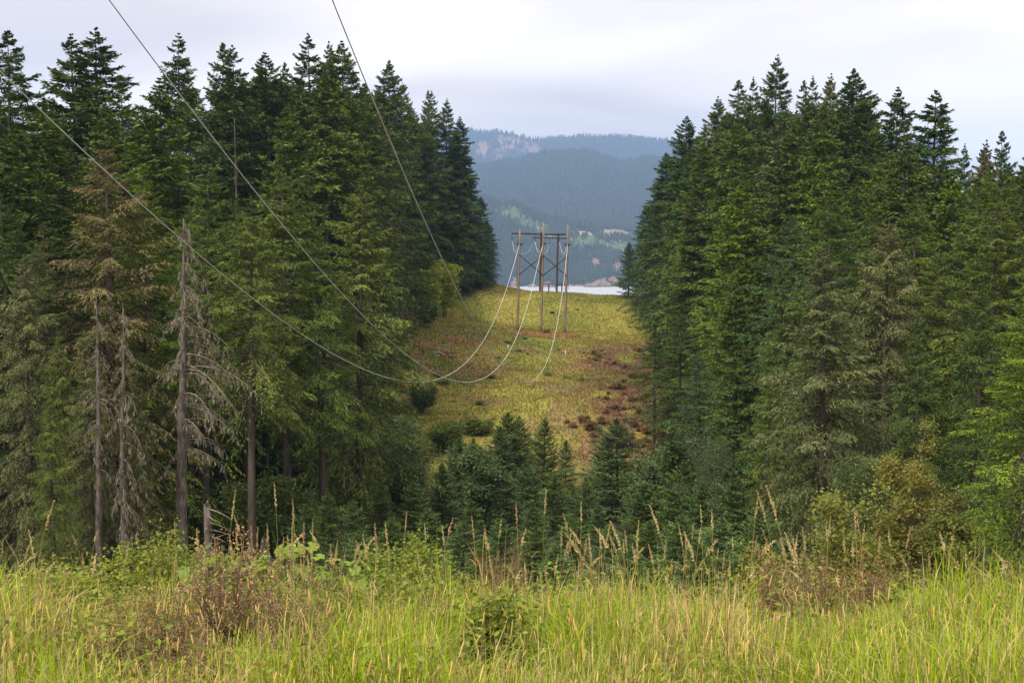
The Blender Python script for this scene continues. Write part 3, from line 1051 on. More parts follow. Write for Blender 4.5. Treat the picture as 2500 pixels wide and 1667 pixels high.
# --- young conifers in the ravine
YF = [(1240, 1008, 100, 1.05), (1222, 1040, 96, 0.9), (1270, 1015, 104, 0.85), (1325, 1020, 98, 0.8), (1382, 1072, 104, 0.65), (1508, 1022, 92, 1.1), (1475, 1060, 97, 0.9),
      (1122, 1068, 93, 1.0), (1150, 1070, 98, 0.75), (1185, 1105, 84, 0.95), (1230, 1140, 78, 1.0), (1290, 1130, 82, 0.9), (1350, 1160, 78, 1.05), (1400, 1190, 84, 0.9),
      (1430, 1165, 80, 0.8), (1560, 1130, 86, 0.95), (1620, 1100, 80, 1.0), (1560, 1200, 72, 0.9), (1665, 1130, 66, 1.0), (1080, 1130, 84, 0.9), (1010, 1170, 76, 0.95),
      (800, 1200, 62, 0.9), (860, 1220, 58, 0.9), (745, 1230, 55, 0.8), (930, 1180, 70, 1.0), (1460, 1230, 68, 1.0), (1300, 1230, 66, 1.1), (1150, 1215, 68, 0.95), (1720, 1180, 60, 1.0), (1790, 1150, 54, 0.9),
      (1050, 1240, 52, 1.1), (1130, 1270, 46, 1.1), (1220, 1265, 50, 1.1), (1310, 1280, 46, 1.1), (1400, 1262, 52, 1.1), (1490, 1280, 47, 1.1), (1580, 1270, 50, 1.1), (1670, 1255, 46, 1.1), (1760, 1262, 42, 1.1),
      (960, 1262, 46, 1.1), (880, 1290, 42, 1.0), (1850, 1245, 40, 1.1), (1180, 1320, 36, 1.1), (1350, 1330, 36, 1.1), (1530, 1325, 36, 1.1), (1700, 1320, 34, 1.1), (1020, 1325, 36, 1.1)]
YL = ['tallest of the young firs before the grassy hill', 'young fir leaning against the tallest of the ravine firs', 'slender young fir just behind the tallest ravine fir',
      'thin-topped young fir alone below the middle of the hill', 'small dark young fir standing by itself below the hill', 'tall bluish young fir with a dense cone before the brown slope',
      'bushy young fir touching the tall bluish one']
for i, (px, py, d, w) in enumerate(YF):
    lab = YL[i] if i < len(YL) else ('young fir on the slope just below the meadow edge' if d < 40 else 'young fir halfway down the slope below the meadow' if d < 58 else 'young fir on the near side of the ravine floor' if d < 75 else 'young fir on the ravine floor close to the grassy hill')
    by_top('young_fir', 'young_fir', px, py, d, (0.098, 0.160, 0.045) if i % 3 else (0.088, 0.138, 0.028), lab, 'tree', 'young firs in the ravine', w * 1.35, i)


# ------------------------------------------------------------------ dead snags
def snag(seed, H, tr, lo, hi, side_bias, R, nb, lich, top_break=False, weep=0.6):
    """dead conifer: trunk mesh, branch mesh, hanging lichen mesh"""
    r = np.random.default_rng(seed)
    g = Geo()
    zz_ = np.linspace(-0.5, H, 14)
    bend = np.stack([np.cumsum(r.normal(0, 0.03, 14)), np.cumsum(r.normal(0, 0.03, 14)), zz_], -1)
    rad = tr * np.clip(1 - zz_ / H, 0.05, 1)**0.8
    if top_break:
        rad = np.clip(rad, tr * 0.7, None)
    g.tube(bend, rad, 10)
    br, li = Geo(), []
    for i in range(nb):
        t_ = r.random()
        z = (lo + (hi - lo) * t_) * H
        a = r.uniform(0, 6.28)
        hd = np.array([math.cos(a) + side_bias, math.sin(a) * 0.9, 0])
        hd /= np.linalg.norm(hd)
        prof = min(1.0, (1 - (z / H)) * 2.2 + 0.05)
        if t_ < 0.25:
            prof *= 0.7
        L = R * prof * r.uniform(0.5, 1.15) * (1 + 0.4 * side_bias * hd[0])
        s = np.linspace(0, 1, 6)
        p0 = np.array([np.interp(z, zz_, bend[:, 0]), np.interp(z, zz_, bend[:, 1]), z])
        el = r.normal(0.12, 0.14)
        P = p0 + hd * (L * s)[:, None] + np.array([0, 0, 1.0]) * (L * (el * s - weep * s**2.2))[:, None]
        br.tube(P, np.linspace(0.012 * L + 0.012, 0.006, 6), 3, cap=False)
        nt_ = int(5 + L * 5)
        for k in range(nt_):
            f = r.uniform(0.12, 1.0)
            q0 = np.array([np.interp(f, s, P[:, c_]) for c_ in range(3)])
            sd = np.array([-hd[1], hd[0], 0]) * r.choice([-1, 1])
            d_ = sd * r.uniform(0.1, 0.7) + hd * r.uniform(-0.1, 0.6) + np.array([0, 0, -r.uniform(0.5, 1.3)])
            d_ /= np.linalg.norm(d_)
            l = r.uniform(0.15, 0.5) * (0.5 + 0.25 * L)
            br.tube([q0, q0 + d_ * l * 0.5 + np.array([0, 0, 0.02]), q0 + d_ * l + np.array([0, 0, -0.12 * l])], [0.012, 0.008, 0.004], 3, cap=False)
            if r.random() < lich:
                for kk in range(4):
                    ff = r.uniform(0.1, 1)
                    li.append((q0 + d_ * l * ff, np.array([r.normal(0, 0.3), r.normal(0, 0.3), -1.0]), r.uniform(0.08, 0.3), r.uniform(0.02, 0.05)))
    lm = None
    if li:
        v, q = sprays(np.array([a_[0] for a_ in li]), np.array([a_[1] for a_ in li]), np.array([a_[2] for a_ in li]), np.array([a_[3] for a_ in li]), r, 0.2, 0.3)
        lm = make_mesh('hanging_lichen', v, q, None, M_LICHEN, False, tint=np.repeat(np.clip(r.normal(0.5, 0.2, len(li)), 0, 1), 4))
    return g.mesh('trunk', M_BARKL), br.mesh('branches', M_DEADWOOD), lm


def put_snag(name, px, py_top, d, label, tilt=(0, 0.02), group='dead snags at the forest edge', **kw):
    x, y, z = at(px, py_top, d)
    z0 = hz(x, y)
    x -= (z - z0) * math.sin(tilt[1])
    H = z - hz(x, y)
    tm, bm_, lm = snag(H=H, **kw)
    e = empty(name, (x, y, hz(x, y)), label, 'dead tree', group, tilt=tilt)
    link('trunk', tm, e)
    tag(link('branches', bm_, e), kind='stuff')
    if lm:
        link('hanging_lichen', lm, e, color=(0.27, 0.24, 0.165))
    placed.append((x, y))


put_snag('dead_snag', 447, 535, 49, 'tallest dead snag with lichen-hung drooping branches on one side', (0, 0.03), seed=1, tr=0.30, lo=0.36, hi=0.995, side_bias=0.8, R=2.5, nb=84, lich=0.9)
put_snag('dead_snag', 234, 722, 46, 'dead snag with pale arching bare twigs, shorter of the twin snags', (0, 0.01), seed=2, tr=0.17, lo=0.42, hi=0.995, side_bias=0.0, R=1.15, nb=44, lich=0.15, weep=0.8)
put_snag('dead_snag', 302, 750, 46.5, 'dead snag shaggy with hanging lichen beside the pale-twigged snag', (0, 0.02), seed=3, tr=0.17, lo=0.12, hi=0.99, side_bias=0.35, R=1.0, nb=70, lich=1.0, weep=1.1)
put_snag('weeping_snag', 648, 1300, 38, 'small dead sapling with grey weeping twigs among the dark trunks', (0, 0.0), seed=5, tr=0.05, lo=0.2, hi=0.97, side_bias=0.0, R=0.75, nb=46, lich=0.4, weep=2.2)
put_snag('bleached_snag', 569, 290, 98, 'thin bleached bare snag high in the forest under the two close spires', (0, 0.0), seed=6, tr=0.22, lo=0.8, hi=0.99, side_bias=0.0, R=0.5, nb=12, lich=0.0)
# leafy lower halves of the twin snags
by_top('spruce', 'spruce_tree', 215, 800, 47.2, C_GREY, 'live grey spruce growing round the pale-twigged snag', 'tree', GL, 0.75, 0)
by_top('spruce', 'spruce_tree', 325, 900, 47.6, C_GREY, 'low shaggy grey spruce growing round the lichen-hung snag', 'tree', GL, 0.7, 1)

# broken stump with short bleached branch stubs
x, y, z = at(505, 1232, 34)
g0 = hz(x, y)
st = empty('broken_snag', (x, y, g0), 'broken-off dead trunk with short bleached branch stubs on one side', 'dead tree', 'dead snags at the forest edge')
g = Geo()
Hs = z - g0
zz_ = np.linspace(-0.4, Hs, 9)
g.tube(np.stack([0.02 * np.sin(zz_), zz_ * 0.015, zz_], -1), np.linspace(0.17, 0.10, 9), 9)
g.tube([(0, 0.0, Hs - 0.02), (0.04, 0, Hs + 0.16)], [0.07, 0.01], 5)
link('trunk', g.mesh('trunk', M_BARKL), st)
rr = np.random.default_rng(4)
for i in range(13):
    zc = Hs - 0.12 - i * 0.21
    L = rr.uniform(0.35, 0.85)
    a = rr.normal(0.0, 0.45)
    s = np.linspace(0, 1, 5)
    hd = np.array([math.cos(a), math.sin(a), 0])
    P = np.array([0, 0, zc]) + hd * (L * s)[:, None] + np.array([0, 0, 1.0]) * (L * (-0.15 * s - rr.uniform(0.0, 0.3) * s**2))[:, None]
    g = Geo()
    g.tube(P, np.linspace(0.03, 0.012, 5), 5)
    link('branch_stub', g.mesh('branch_stub', M_DEADWOOD), st)


# ------------------------------------------------------------------ broadleaf trees and shrubs
def shrub(seed, H, R, nstem, nleaf, lsize, twig_mat=None, upright=0.5, spread=0.22, stem_r=0.02, clusters=60, drop=0.0, leafmat=None, aspect=0.55, start=0.25, dome=False):
    """stems plus a cloud of leaves gathered round many branch ends"""
    r = np.random.default_rng(seed)
    g = Geo()
    ends = []
    per = max(1, clusters // nstem)
    for i in range(nstem):
        a = i / nstem * 6.283 + r.uniform(-0.5, 0.5)
        rr_ = R * r.uniform(0.15, 0.9)
        top = np.array([math.cos(a) * rr_, math.sin(a) * rr_, H * r.uniform(0.65, 1.0) * (1 - 0.35 * (rr_ / R)**2)])
        s = np.linspace(0, 1, 7)
        b0 = np.array([math.cos(a), math.sin(a), 0]) * 0.05 * R
        P = b0 + (top - b0) * s[:, None]
        P[:, :2] = b0[:2] + (top - b0)[:2] * (s**(1 + upright))[:, None]
        P += r.normal(0, 0.02 * R, P.shape) * s[:, None]
        P[0, 2] = -0.25
        g.tube(P, np.linspace(stem_r, stem_r * 0.25, 7), 5)
        for k in range(per):
            f = r.uniform(start, 1.0)
            q0 = np.array([np.interp(f, s, P[:, c]) for c in range(3)])
            ph = r.uniform(0, 6.283)
            l = R * r.uniform(0.12, 0.55) * (1.15 - 0.6 * f)
            q1 = q0 + np.array([math.cos(ph) * l, math.sin(ph) * l, l * r.uniform(0.0, 0.8) - drop * l])
            g.tube([q0, (q0 + q1) / 2 + np.array([0, 0, 0.08 * l]), q1], [stem_r * 0.35, stem_r * 0.25, stem_r * 0.12], 3, cap=False)
            ends.append(q1)
            if r.random() < 0.5:
                ends.append((q0 + q1) / 2)
        ends.append(P[-1])
    E_ = np.array(ends)
    k = r.integers(0, len(E_), nleaf)
    sc_ = np.array([1, 1, 0.7]) * spread * R
    P = E_[k] + r.normal(0, 1, (nleaf, 3)) * sc_
    P[:, 2] = np.clip(P[:, 2], 0.03 * H, None)
    d = r.normal(0, 1, (nleaf, 3)) * np.array([1, 1, 0.55]) + np.array([0, 0, -0.1])
    d /= np.linalg.norm(d, axis=1, keepdims=True)
    L = lsize * r.uniform(0.6, 1.35, nleaf)
    v, q = sprays(P, d, L, L * aspect, r, 0.0, 0.9)
    ct = r.normal(0, 0.17, len(E_))
    tint = np.clip(0.5 + ct[k] + r.normal(0, 0.14, nleaf), 0, 1)
    return g.mesh('stems', twig_mat or M_BARK), make_mesh('foliage', v, q, None, leafmat or M_LEAF, False, tint=np.repeat(tint, 4))


def put_shrub(name, x, y, label, cat, color, group=None, stems='stems', leaves='foliage', rz=0.0, mesh=None, sc=1.0, flat=1.0, **kw):
    sm, lm = mesh or shrub(**kw)
    e = empty(name, (x, y, hz(x, y)), label, cat, group, rz, (sc, sc, sc * flat))
    o = link(stems, sm, e, color=(0.12, 0.075, 0.045) if stems != 'twigs' else (0.17, 0.11, 0.07))
    link(leaves, lm, e, color=color)
    return e


def xg(px, d):
    return ray(px, 900)[0] * d


LIME = (0.34, 0.40, 0.03)
LEAFG = (0.125, 0.165, 0.035)
SAGE = (0.10, 0.150, 0.038)
GOLD = (0.215, 0.20, 0.035)
# maples at the upper left corner of the clearing
for (px, d, H, R, c, lab, sd) in [(1086, 193, 11.5, 3.0, LIME, 'bright yellow-green maple at the forest edge near the ridge crest', 201),
                                  (1050, 186, 9.0, 2.4, LIME, 'second yellow-green maple half hidden by the dark firs', 202),
                                  (1032, 178, 4.0, 3.2, (0.15, 0.22, 0.03), 'round lime green bush at the top of the clearing', 203)]:
    put_shrub('maple_tree' if H > 5 else 'leafy_bush', xg(px, d), d, lab, 'tree' if H > 5 else 'bush', c, 'broadleaf trees by the clearing', 'trunk' if H > 5 else 'stems', 'crown' if H > 5 else 'foliage',
              seed=sd, H=H, R=R, nstem=6, nleaf=7000, lsize=0.42, clusters=90, spread=0.16, stem_r=0.07)
# bushes on the lower hill and in the ravine
for (px, d, H, R, c, lab, sd) in [(1030, 128, 3.2, 2.3, (0.105, 0.155, 0.024), 'dark round bush at the left foot of the grassy hill', 211),
                                  (1085, 116, 3.2, 2.6, (0.15, 0.20, 0.035), 'light green bush above the young firs at the hill foot', 212),
                                  (1165, 122, 1.6, 1.9, (0.14, 0.175, 0.03), 'low green bush on the hill just above the tallest young fir', 213),
                                  (1000, 96, 8.5, 3.4, SAGE, 'pale sage-leaved tree beside the dark corner spruce', 214),
                                  (985, 80, 7.0, 2.8, (0.10, 0.14, 0.04), 'soft green broadleaf tree at the ravine corner', 215),
                                  (1172, 74, 6.5, 2.2, (0.085, 0.135, 0.04), 'pale grey-green willow rising among the young firs', 216),
                                  (1590, 74, 6.6, 2.4, (0.095, 0.14, 0.045), 'light green willow below the brown slope', 217),
                                  (1650, 70, 8.2, 2.4, SAGE, 'sage green broadleaf tree at the foot of the front firs', 218),
                                  (1740, 60, 8.0, 2.2, (0.085, 0.12, 0.04), 'slim broadleaf tree between the half-grown firs', 219),
                                  (2235, 36, 7.0, 1.5, GOLD, 'tall golden-green tree in front of the shaded spruces', 220),
                                  (2320, 33, 4.4, 1.2, (0.15, 0.16, 0.035), 'leaning golden-green tree beside the taller golden one', 221),
                                  (2130, 44, 6.5, 1.9, (0.10, 0.14, 0.04), 'pale green understory tree below the lichen-grey spruce', 222)]:
    tall = H > 5
    put_shrub('broadleaf_tree' if tall else 'leafy_bush', xg(px, d), d, lab, 'tree' if tall else 'bush', c, 'broadleaf growth in the ravine', 'trunk' if tall else 'stems', 'crown' if tall else 'foliage',
              seed=sd, H=H, R=R, nstem=7, nleaf=9000 if d > 60 else 14000, lsize=0.22 if d > 60 else 0.095, clusters=75, spread=0.13, stem_r=0.05 if tall else 0.03)
# understory saplings that glow green between the dark trunks
under = [shrub(230 + k, 4.5, 2.0, 6, 3200, 0.22, clusters=70, spread=0.2, stem_r=0.03) for k in range(2)]
for i, (px, d) in enumerate([(330, 66), (400, 70), (470, 74), (560, 70), (620, 75), (700, 82), (780, 80), (260, 62), (520, 86), (655, 66), (840, 88), (730, 70)]):
    put_shrub('understory_shrub', xg(px, d), d, 'green understory shrub in the shade among the bare trunks', 'bush', vary((0.10, 0.14, 0.03)), 'understory shrubs among the trunks', rz=i, mesh=under[i % 2], sc=0.7 + 0.09 * (i % 5))

# ------------------------------------------------------------------ dry brown shrubs and small growth on the hill
BROWN = (0.19, 0.115, 0.06)
RUST = (0.24, 0.125, 0.06)
broom = [shrub(240 + k, 2.0, 1.1, 9, 1500, 0.22, M_TWIG, clusters=60, spread=0.2, stem_r=0.02, leafmat=M_TWIG) for k in range(3)]
r = random.Random(5)
spots = []
for px, py, w in [(1545, 925, 40), (1510, 950, 40), (1525, 900, 25), (1500, 1000, 30), (1480, 1010, 25), (1540, 980, 30), (1560, 1010, 30), (1440, 1050, 45), (1400, 1045, 30), (1420, 1030, 30),
                  (1470, 1035, 40), (1560, 860, 25), (1450, 865, 22), (1420, 930, 18), (1560, 1090, 40), (1530, 1090, 40), (1580, 1060, 40), (1500, 890, 20), (1545, 1040, 30), (1520, 1060, 30), (1455, 880, 18), (1288, 866, 10), (1410, 758, 9), (1590, 1110, 40), (1480, 975, 22)]:
    spots.append((px, py, w))


def ground_hit(px, py):
    """where a pixel's ray meets the hill"""
    dd = np.arange(112, 232, 0.25)
    a, b_ = ray(px, py)
    hh = hgt(a * dd, dd)
    i = np.where(b_ * dd <= hh)[0]
    d_ = dd[i[0]] if len(i) else 150.0
    return a * d_, d_


for i, (px, py, w) in enumerate(spots):
    x, y = ground_hit(px, py)
    sc = max(0.25, w / F_PX * y / 2.0)
    if w > 12:
        for k in range(3):
            xx, yy = x + r.gauss(0, sc * 1.2), y + r.gauss(0, sc * 2.2)
            put_shrub('dry_shrub', xx, yy, 'dead brown shrub on the slope below the front firs', 'bush', vary((BROWN, RUST, (0.15, 0.14, 0.045))[k], 0.25), 'dry brown shrubs on the hill', rz=i + k * 2.1, mesh=broom[(i + k) % 3], sc=sc * r.uniform(0.3, 0.65), flat=0.55)
    put_shrub('dry_shrub', x, y, 'dead brown shrub on the slope below the front firs' if w > 12 else ('small dark shrub alone beside the soil patch behind the poles' if py < 800 else 'small round dark shrub alone in the middle of the hill'),
              'bush', vary(BROWN if i % 4 else RUST, 0.2), 'dry brown shrubs on the hill', rz=i * 1.3, mesh=broom[i % 3], sc=sc * 0.8, flat=0.6)
green_small = [shrub(250 + k, 1.3, 1.0, 7, 900, 0.2, clusters=40, spread=0.25, stem_r=0.015) for k in range(2)]
for i in range(24):
    px, py = r.uniform(1010, 1560), r.uniform(735, 1060)
    x, y = ground_hit(px, py)
    if abs(x - xc(y)) > 14:
        continue
    put_shrub('low_shrub', x, y, 'low green shrub dotted in the dry grass of the hill', 'bush', vary((0.13, 0.165, 0.03), 0.25), 'low shrubs on the hill', rz=i, mesh=green_small[i % 2], sc=r.uniform(0.3, 0.8), flat=0.55)

# grass of the hill: short tufts
r = np.random.default_rng(31)
n_ = 90000
Y = 112 + (232 - 112) * r.random(n_)
X = xc(Y) + r.uniform(-22, 22, n_)
ok = (X > LEFT_EDGE(Y) - 3) & (X < RIGHT_EDGE(Y) + 3)
X, Y = X[ok], Y[ok]
n_ = len(X)
Z = hgt(X, Y)
hh = r.uniform(0.12, 0.34, n_) * (0.5 + vnoise(X / 2.5, Y / 2.5, 3, 9))
ang = r.random(n_) * 6.28
w = r.uniform(0.05, 0.12, n_)
dx, dy = np.cos(ang) * w, np.sin(ang) * w
lx, ly = r.normal(0, 0.10, n_), r.normal(0, 0.10, n_)
v = np.stack([np.stack([X - dx, Y - dy, Z - 0.04], -1), np.stack([X + dx, Y + dy, Z - 0.04], -1), np.stack([X + lx, Y + ly, Z + hh], -1)], 1)
cc = ground_color(X, Y, True) * r.uniform(0.85, 1.35, (n_, 1))
hg = link('hill_grass', make_mesh('hill_grass', v.reshape(-1, 3), None, np.arange(n_ * 3).reshape(-1, 3), M_GRASS, False, colors=np.repeat(cc, 3, 0)))
tag(hg, 'short dry grass covering the cleared hill under the cables', 'grass', kind='stuff')

# brush pile with pale and reddish logs
x, y = ground_hit(1085, 872)
bp_ = empty('brush_pile', (x, y, hz(x, y)), 'pile of reddish and bleached logs left of the poles on the hill', 'brush pile')
r = np.random.default_rng(12)
m_red = barky('reddish cut wood', (0.22, 0.085, 0.05), (0.42, 0.19, 0.12), 4, 0.3)
m_pale = barky('bleached wood', (0.38, 0.34, 0.29), (0.68, 0.63, 0.56), 4, 0.3)
for i in range(26):
    L = r.uniform(1.0, 3.4)
    a = r.normal(0.2, 1.1)
    c0 = np.array([r.normal(0, 1.0), r.normal(0, 0.9), 0.12 + r.random() * 1.1])
    d_ = np.array([math.cos(a), math.sin(a) * 0.8, r.normal(0.08, 0.32)])
    g = Geo()
    s = np.linspace(-0.5, 0.5, 5)
    P = c0 + d_ * (L * s)[:, None] + np.array([0, 0, 1.0]) * (r.normal(0, 0.1) * s**2)[:, None]
    gx = np.array([hz(x + p_[0], y + p_[1]) for p_ in P]) - hz(x, y)
    P[:, 2] = np.maximum(P[:, 2] + gx.mean(), gx + 0.03)
    g.tube(P, np.linspace(0.11, 0.05, 5) * r.uniform(0.5, 1.1), 6)
    link('log', g.mesh('log', m_pale if i % 3 == 0 else m_red), bp_)
# thin white marker stakes
for px, py, lab in [(1240, 858, 'thin white marker stake between the brush pile and the poles'), (1380, 872, 'thin white marker stake below the end pole of the three')]:
    x, y = ground_hit(px, py)
    e = empty('marker_stake', (x, y, hz(x, y)), lab, 'stake', 'white marker stakes', tilt=(0, 0.04))
    g = Geo()
    g.box((0, 0, 0.45), 0.09, 0.03, 1.2)
    link('post', g.mesh('post', M_WHITE), e)
    g = Geo()
    g.box((0, 0, 1.08), 0.11, 0.045, 0.10)
    link('cap', g.mesh('cap', M_INS), e)


# ------------------------------------------------------------------ power line structures
def pole_mesh(H, r0, r1, mat, depth=1.0):
    g = Geo()
    z = np.linspace(-depth, H, 10)
    g.tube(np.stack([0 * z, 0 * z, z], -1), np.linspace(r0, r1, 10), 12)
    return g.mesh('pole', mat, True)


ATT = [(1.28, 1267, 597), (5.2, 1326, 595), (9.55, 1386, 598)]
tops = [(1269, 560, 1263), (1327.5, 546, 1320.5), (1387, 550, 1378.5)]
x0, y0 = 5.2, 194.0
S1 = empty('power_pole_structure', (x0, y0, hz(x0, y0)), 'weathered three-pole structure with crossed braces on the grassy hill', 'power pole', 'power line structures')
z00 = hz(x0, y0)
pole_xy = []
for (tx, ty, bx_) in tops:
    zt = ray(tx, ty)[1] * y0
    xt, xb = ray(tx, ty)[0] * y0, ray(bx_, 805)[0] * y0
    zb_ = hz(xb, y0)
    o = link('pole', pole_mesh(zt - zb_, 0.23, 0.16, M_POLE), S1, (xb - x0, 0, zb_ - z00))
    o.rotation_euler = (0, math.atan2(xt - xb, zt - zb_), 0)
    pole_xy.append((xb, zb_, xt, zt))


def on_pole(i, z):
    xb, zb_, xt, zt = pole_xy[i]
    return xb + (xt - xb) * (z - zb_) / (zt - zb_)


z_att = [ray(a[1], a[2])[1] * y0 for a in ATT]
att_pts = []
for i in range(3):
    xa = on_pole(i, z_att[i])
    g = Geo()
    g.tube([(xa - x0, 0, z_att[i] - z00 - 0.14), (xa - x0, 0, z_att[i] - z00 + 0.14)], [0.29, 0.29], 12)
    g.box((xa - x0, -0.27, z_att[i] - z00), 0.95, 0.22, 0.16)
    for sx in (-1, 1):
        g.tube([(xa - x0 + sx * 0.42, -0.27, z_att[i] - z00 + k) for k in (0.34, 0.22, 0.21, 0.05, 0.04, -0.16)], [0.05, 0.05, 0.12, 0.12, 0.06, 0.06], 8)
    link('cable_clamp', g.mesh('cable_clamp', M_INS), S1)
    att_pts.append((xa, y0 - 0.35, z_att[i]))
for (ia, pya, ib, pyb) in ((0, 622, 1, 671), (0, 671, 1, 625), (1, 623, 2, 674), (1, 674, 2, 627)):
    za, zb_ = ray(1300, pya)[1] * y0, ray(1300, pyb)[1] * y0
    g = Geo()
    off = -0.24 if pya < pyb else -0.34
    g.tube([(on_pole(ia, za) - x0, off, za - z00), (on_pole(ib, zb_) - x0, off, zb_ - z00)], [0.085, 0.085], 6)
    link('brace', g.mesh('brace', M_DARKPOLE), S1)


def insulator_string(L):
    g = Geo()
    n_ = 8
    P, R_ = [], []
    for k in range(n_):
        z = -L * k / n_
        P += [(0, 0, z), (0, 0, z - L / n_ * 0.35), (0, 0, z - L / n_ * 0.4), (0, 0, z - L / n_ * 0.75)]
        R_ += [0.03, 0.03, 0.11, 0.10]
    P.append((0, 0, -L))
    R_.append(0.03)
    g.tube(P, R_, 7)
    return g.mesh('insulator', M_INS)


INS = insulator_string(1.5)


def h_frame(pxs, lean, d, py_arm, arm_px, ins_px, label, rise=0.25, sag_dirs=None, pr=0.2, h_extra=0.0):
    z_arm = ray(arm_px[0], py_arm)[1] * d
    xs_ = [ray(p_, py_arm)[0] * d for p_ in pxs]
    xm = sum(xs_) / 2
    zg = hz(xm, d)
    e = empty('power_pole_structure', (xm, d, zg), label, 'power pole', 'power line structures')
    for p_x in xs_:
        zb_ = hz(p_x, d)
        xb = p_x - lean * (z_arm - zb_)
        o = link('pole', pole_mesh(z_arm + rise - zb_, pr + 0.06, pr, M_DARKPOLE), e, (xb - xm, 0, zb_ - zg))
        o.rotation_euler = (0, math.atan2(p_x - xb, z_arm + rise - zb_), 0)
    g = Geo()
    xa, xb_ = ray(arm_px[0], py_arm)[0] * d, ray(arm_px[1], py_arm)[0] * d
    zb2 = ray(arm_px[1], py_arm + (3 if d < 260 else 2))[1] * d
    g.tube([(xa - xm, -0.28, z_arm - zg), (xb_ - xm, -0.28, zb2 - zg)], [0.16, 0.16], 4)
    link('crossarm', g.mesh('crossarm', M_DARKPOLE), e)
    pts = []
    for p_ in ins_px:
        xi = ray(p_, py_arm)[0] * d
        zi = z_arm + (zb2 - z_arm) * (p_ - arm_px[0]) / (arm_px[1] - arm_px[0]) - 0.1
        link('insulator', INS, e, (xi - xm, -0.28, zi - zg))
        pts.append((xi, d - 0.28, zi - 1.5))
    return pts


P2 = h_frame((1268, 1322), 0.022, 240, 570, (1249, 1382), (1250, 1306, 1366), 'dark two-pole frame with long crossarm just behind the hill crest')
P3 = h_frame((1321.5, 1362.5), 0.022, 292, 580, (1300, 1385), (1301, 1342, 1383), 'dark two-pole frame with lower crossarm, second behind the crest', pr=0.22, rise=1.2)
P4 = h_frame((1340, 1372), 0.01, 366, 693, (1325, 1388), (1326, 1356, 1387), 'small dark two-pole frame far down the slope before the lake')


# ------------------------------------------------------------------ cables
def cable(name, pts, rad, label, group, sides=7):
    g = Geo()
    g.tube(pts, rad, sides)
    o = link(name, g.mesh(name, M_CABLE, True))
    return tag(o, label, 'cable', group)


lab = ['lowest long cable, strung from the pole nearest the snag side', 'middle long cable, strung from the tall middle pole', 'steepest long cable, strung from the end pole by the tall firs']
for i, xw in enumerate((1.28, 5.01, 9.58)):
    s = np.linspace(0, 1, 140)
    yy = y0 - 0.35 + (-25 - y0) * s
    uu = (194 - yy) / 100
    zz_ = 2.597 - 33.79 * uu + 20.743 * uu**2
    xx = xw - K_LINE * (194 - yy)
    k = np.exp(-(194 - yy) / 12)
    ax, ay, az_ = att_pts[i]
    zz_ = zz_ + (az_ - zz_[0]) * k
    xx = xx + (ax - xx[0]) * k
    rad = np.interp(yy, [-25, 20, 90, 194], [0.012, 0.0135, 0.026, 0.040])
    cable('power_cable', np.stack([xx, yy, zz_], -1), rad, lab[i], 'long cables over the ravine')


def span(a, b_, sag, label, rad=0.03, group='cables beyond the three poles'):
    s = np.linspace(0, 1, 24)
    a, b_ = np.array(a), np.array(b_)
    P = a + (b_ - a) * s[:, None] - np.array([0, 0, 1.0]) * (4 * sag * s * (1 - s))[:, None]
    cable('power_cable', P, np.full(24, rad), label, group, 5)


for i in range(3):
    q = att_pts[i]
    span((q[0], q[1] + 0.7, q[2]), P2[i], 1.8, ('short cable from the snag-side pole to the first dark frame', 'short cable from the middle pole to the first dark frame', 'short cable from the end pole to the first dark frame')[i], 0.028)
    span(P2[i], P3[i], 2.6, 'cable hanging between the first and second dark frames', 0.02)
    span(P3[i], P4[i], 3.0, 'thin cable running from the second dark frame down to the last frame', 0.02)

# ------------------------------------------------------------------ meadow in front of the camera
M_HEAD = M_DRY
r = np.random.default_rng(77)


def blades(n_, xr, yr, hmin, hmax, wid, colorfun, bend=0.35, hmod=None, clumpy=0.25):
    """curved tapering grass blades"""
    Y = r.uniform(yr[0], yr[1], n_)
    X = r.uniform(-1, 1, n_) * (Y * 0.5 + xr)
    cl = vnoise(X / 0.35, Y / 0.35, 2, 70)
    keep = r.random(n_) < 0.35 + cl * 1.1
    X, Y = X[keep], Y[keep]
    n_ = len(X)
    Z = hgt(X, Y) - 0.02
    H = r.uniform(hmin, hmax, n_) * (0.45 + 1.05 * vnoise(X / 0.9, Y / 0.9, 3, 71))
    if hmod is not None:
        H = H * hmod(X, Y)
    ang = r.random(n_) * 6.283
    lean = np.abs(r.normal(0, bend, n_)) * H
    w = wid * r.uniform(0.6, 1.5, n_)
    fa = ang + math.pi / 2 + r.normal(0, 0.6, n_)
    c = colorfun(X, Y, n_)
    k = r.uniform(1.6, 3.2, n_)
    V, C = [], []
    for lv, ww in ((0.0, 1.0), (0.38, 0.95), (0.72, 0.65), (1.0, 0.0)):
        off = lean * lv**k
        zz_ = Z + H * lv - 0.45 * off * lv
        cx, cy = X + np.cos(ang) * off, Y + np.sin(ang) * off
        if ww > 0:
            V += [np.stack([cx - np.cos(fa) * w * ww / 2, cy - np.sin(fa) * w * ww / 2, zz_], -1), np.stack([cx + np.cos(fa) * w * ww / 2, cy + np.sin(fa) * w * ww / 2, zz_], -1)]
        else:
            V.append(np.stack([cx, cy, zz_], -1))
    V = np.stack(V, 1)
    b_ = (np.arange(n_) * 7)[:, None]
    q = np.concatenate([b_ + np.array([[0, 1, 3, 2]]), b_ + np.array([[2, 3, 5, 4]])])
    t_ = b_ + np.array([[4, 5, 6]])
    return V.reshape(-1, 3), q, t_, np.repeat(c, 7, 0)


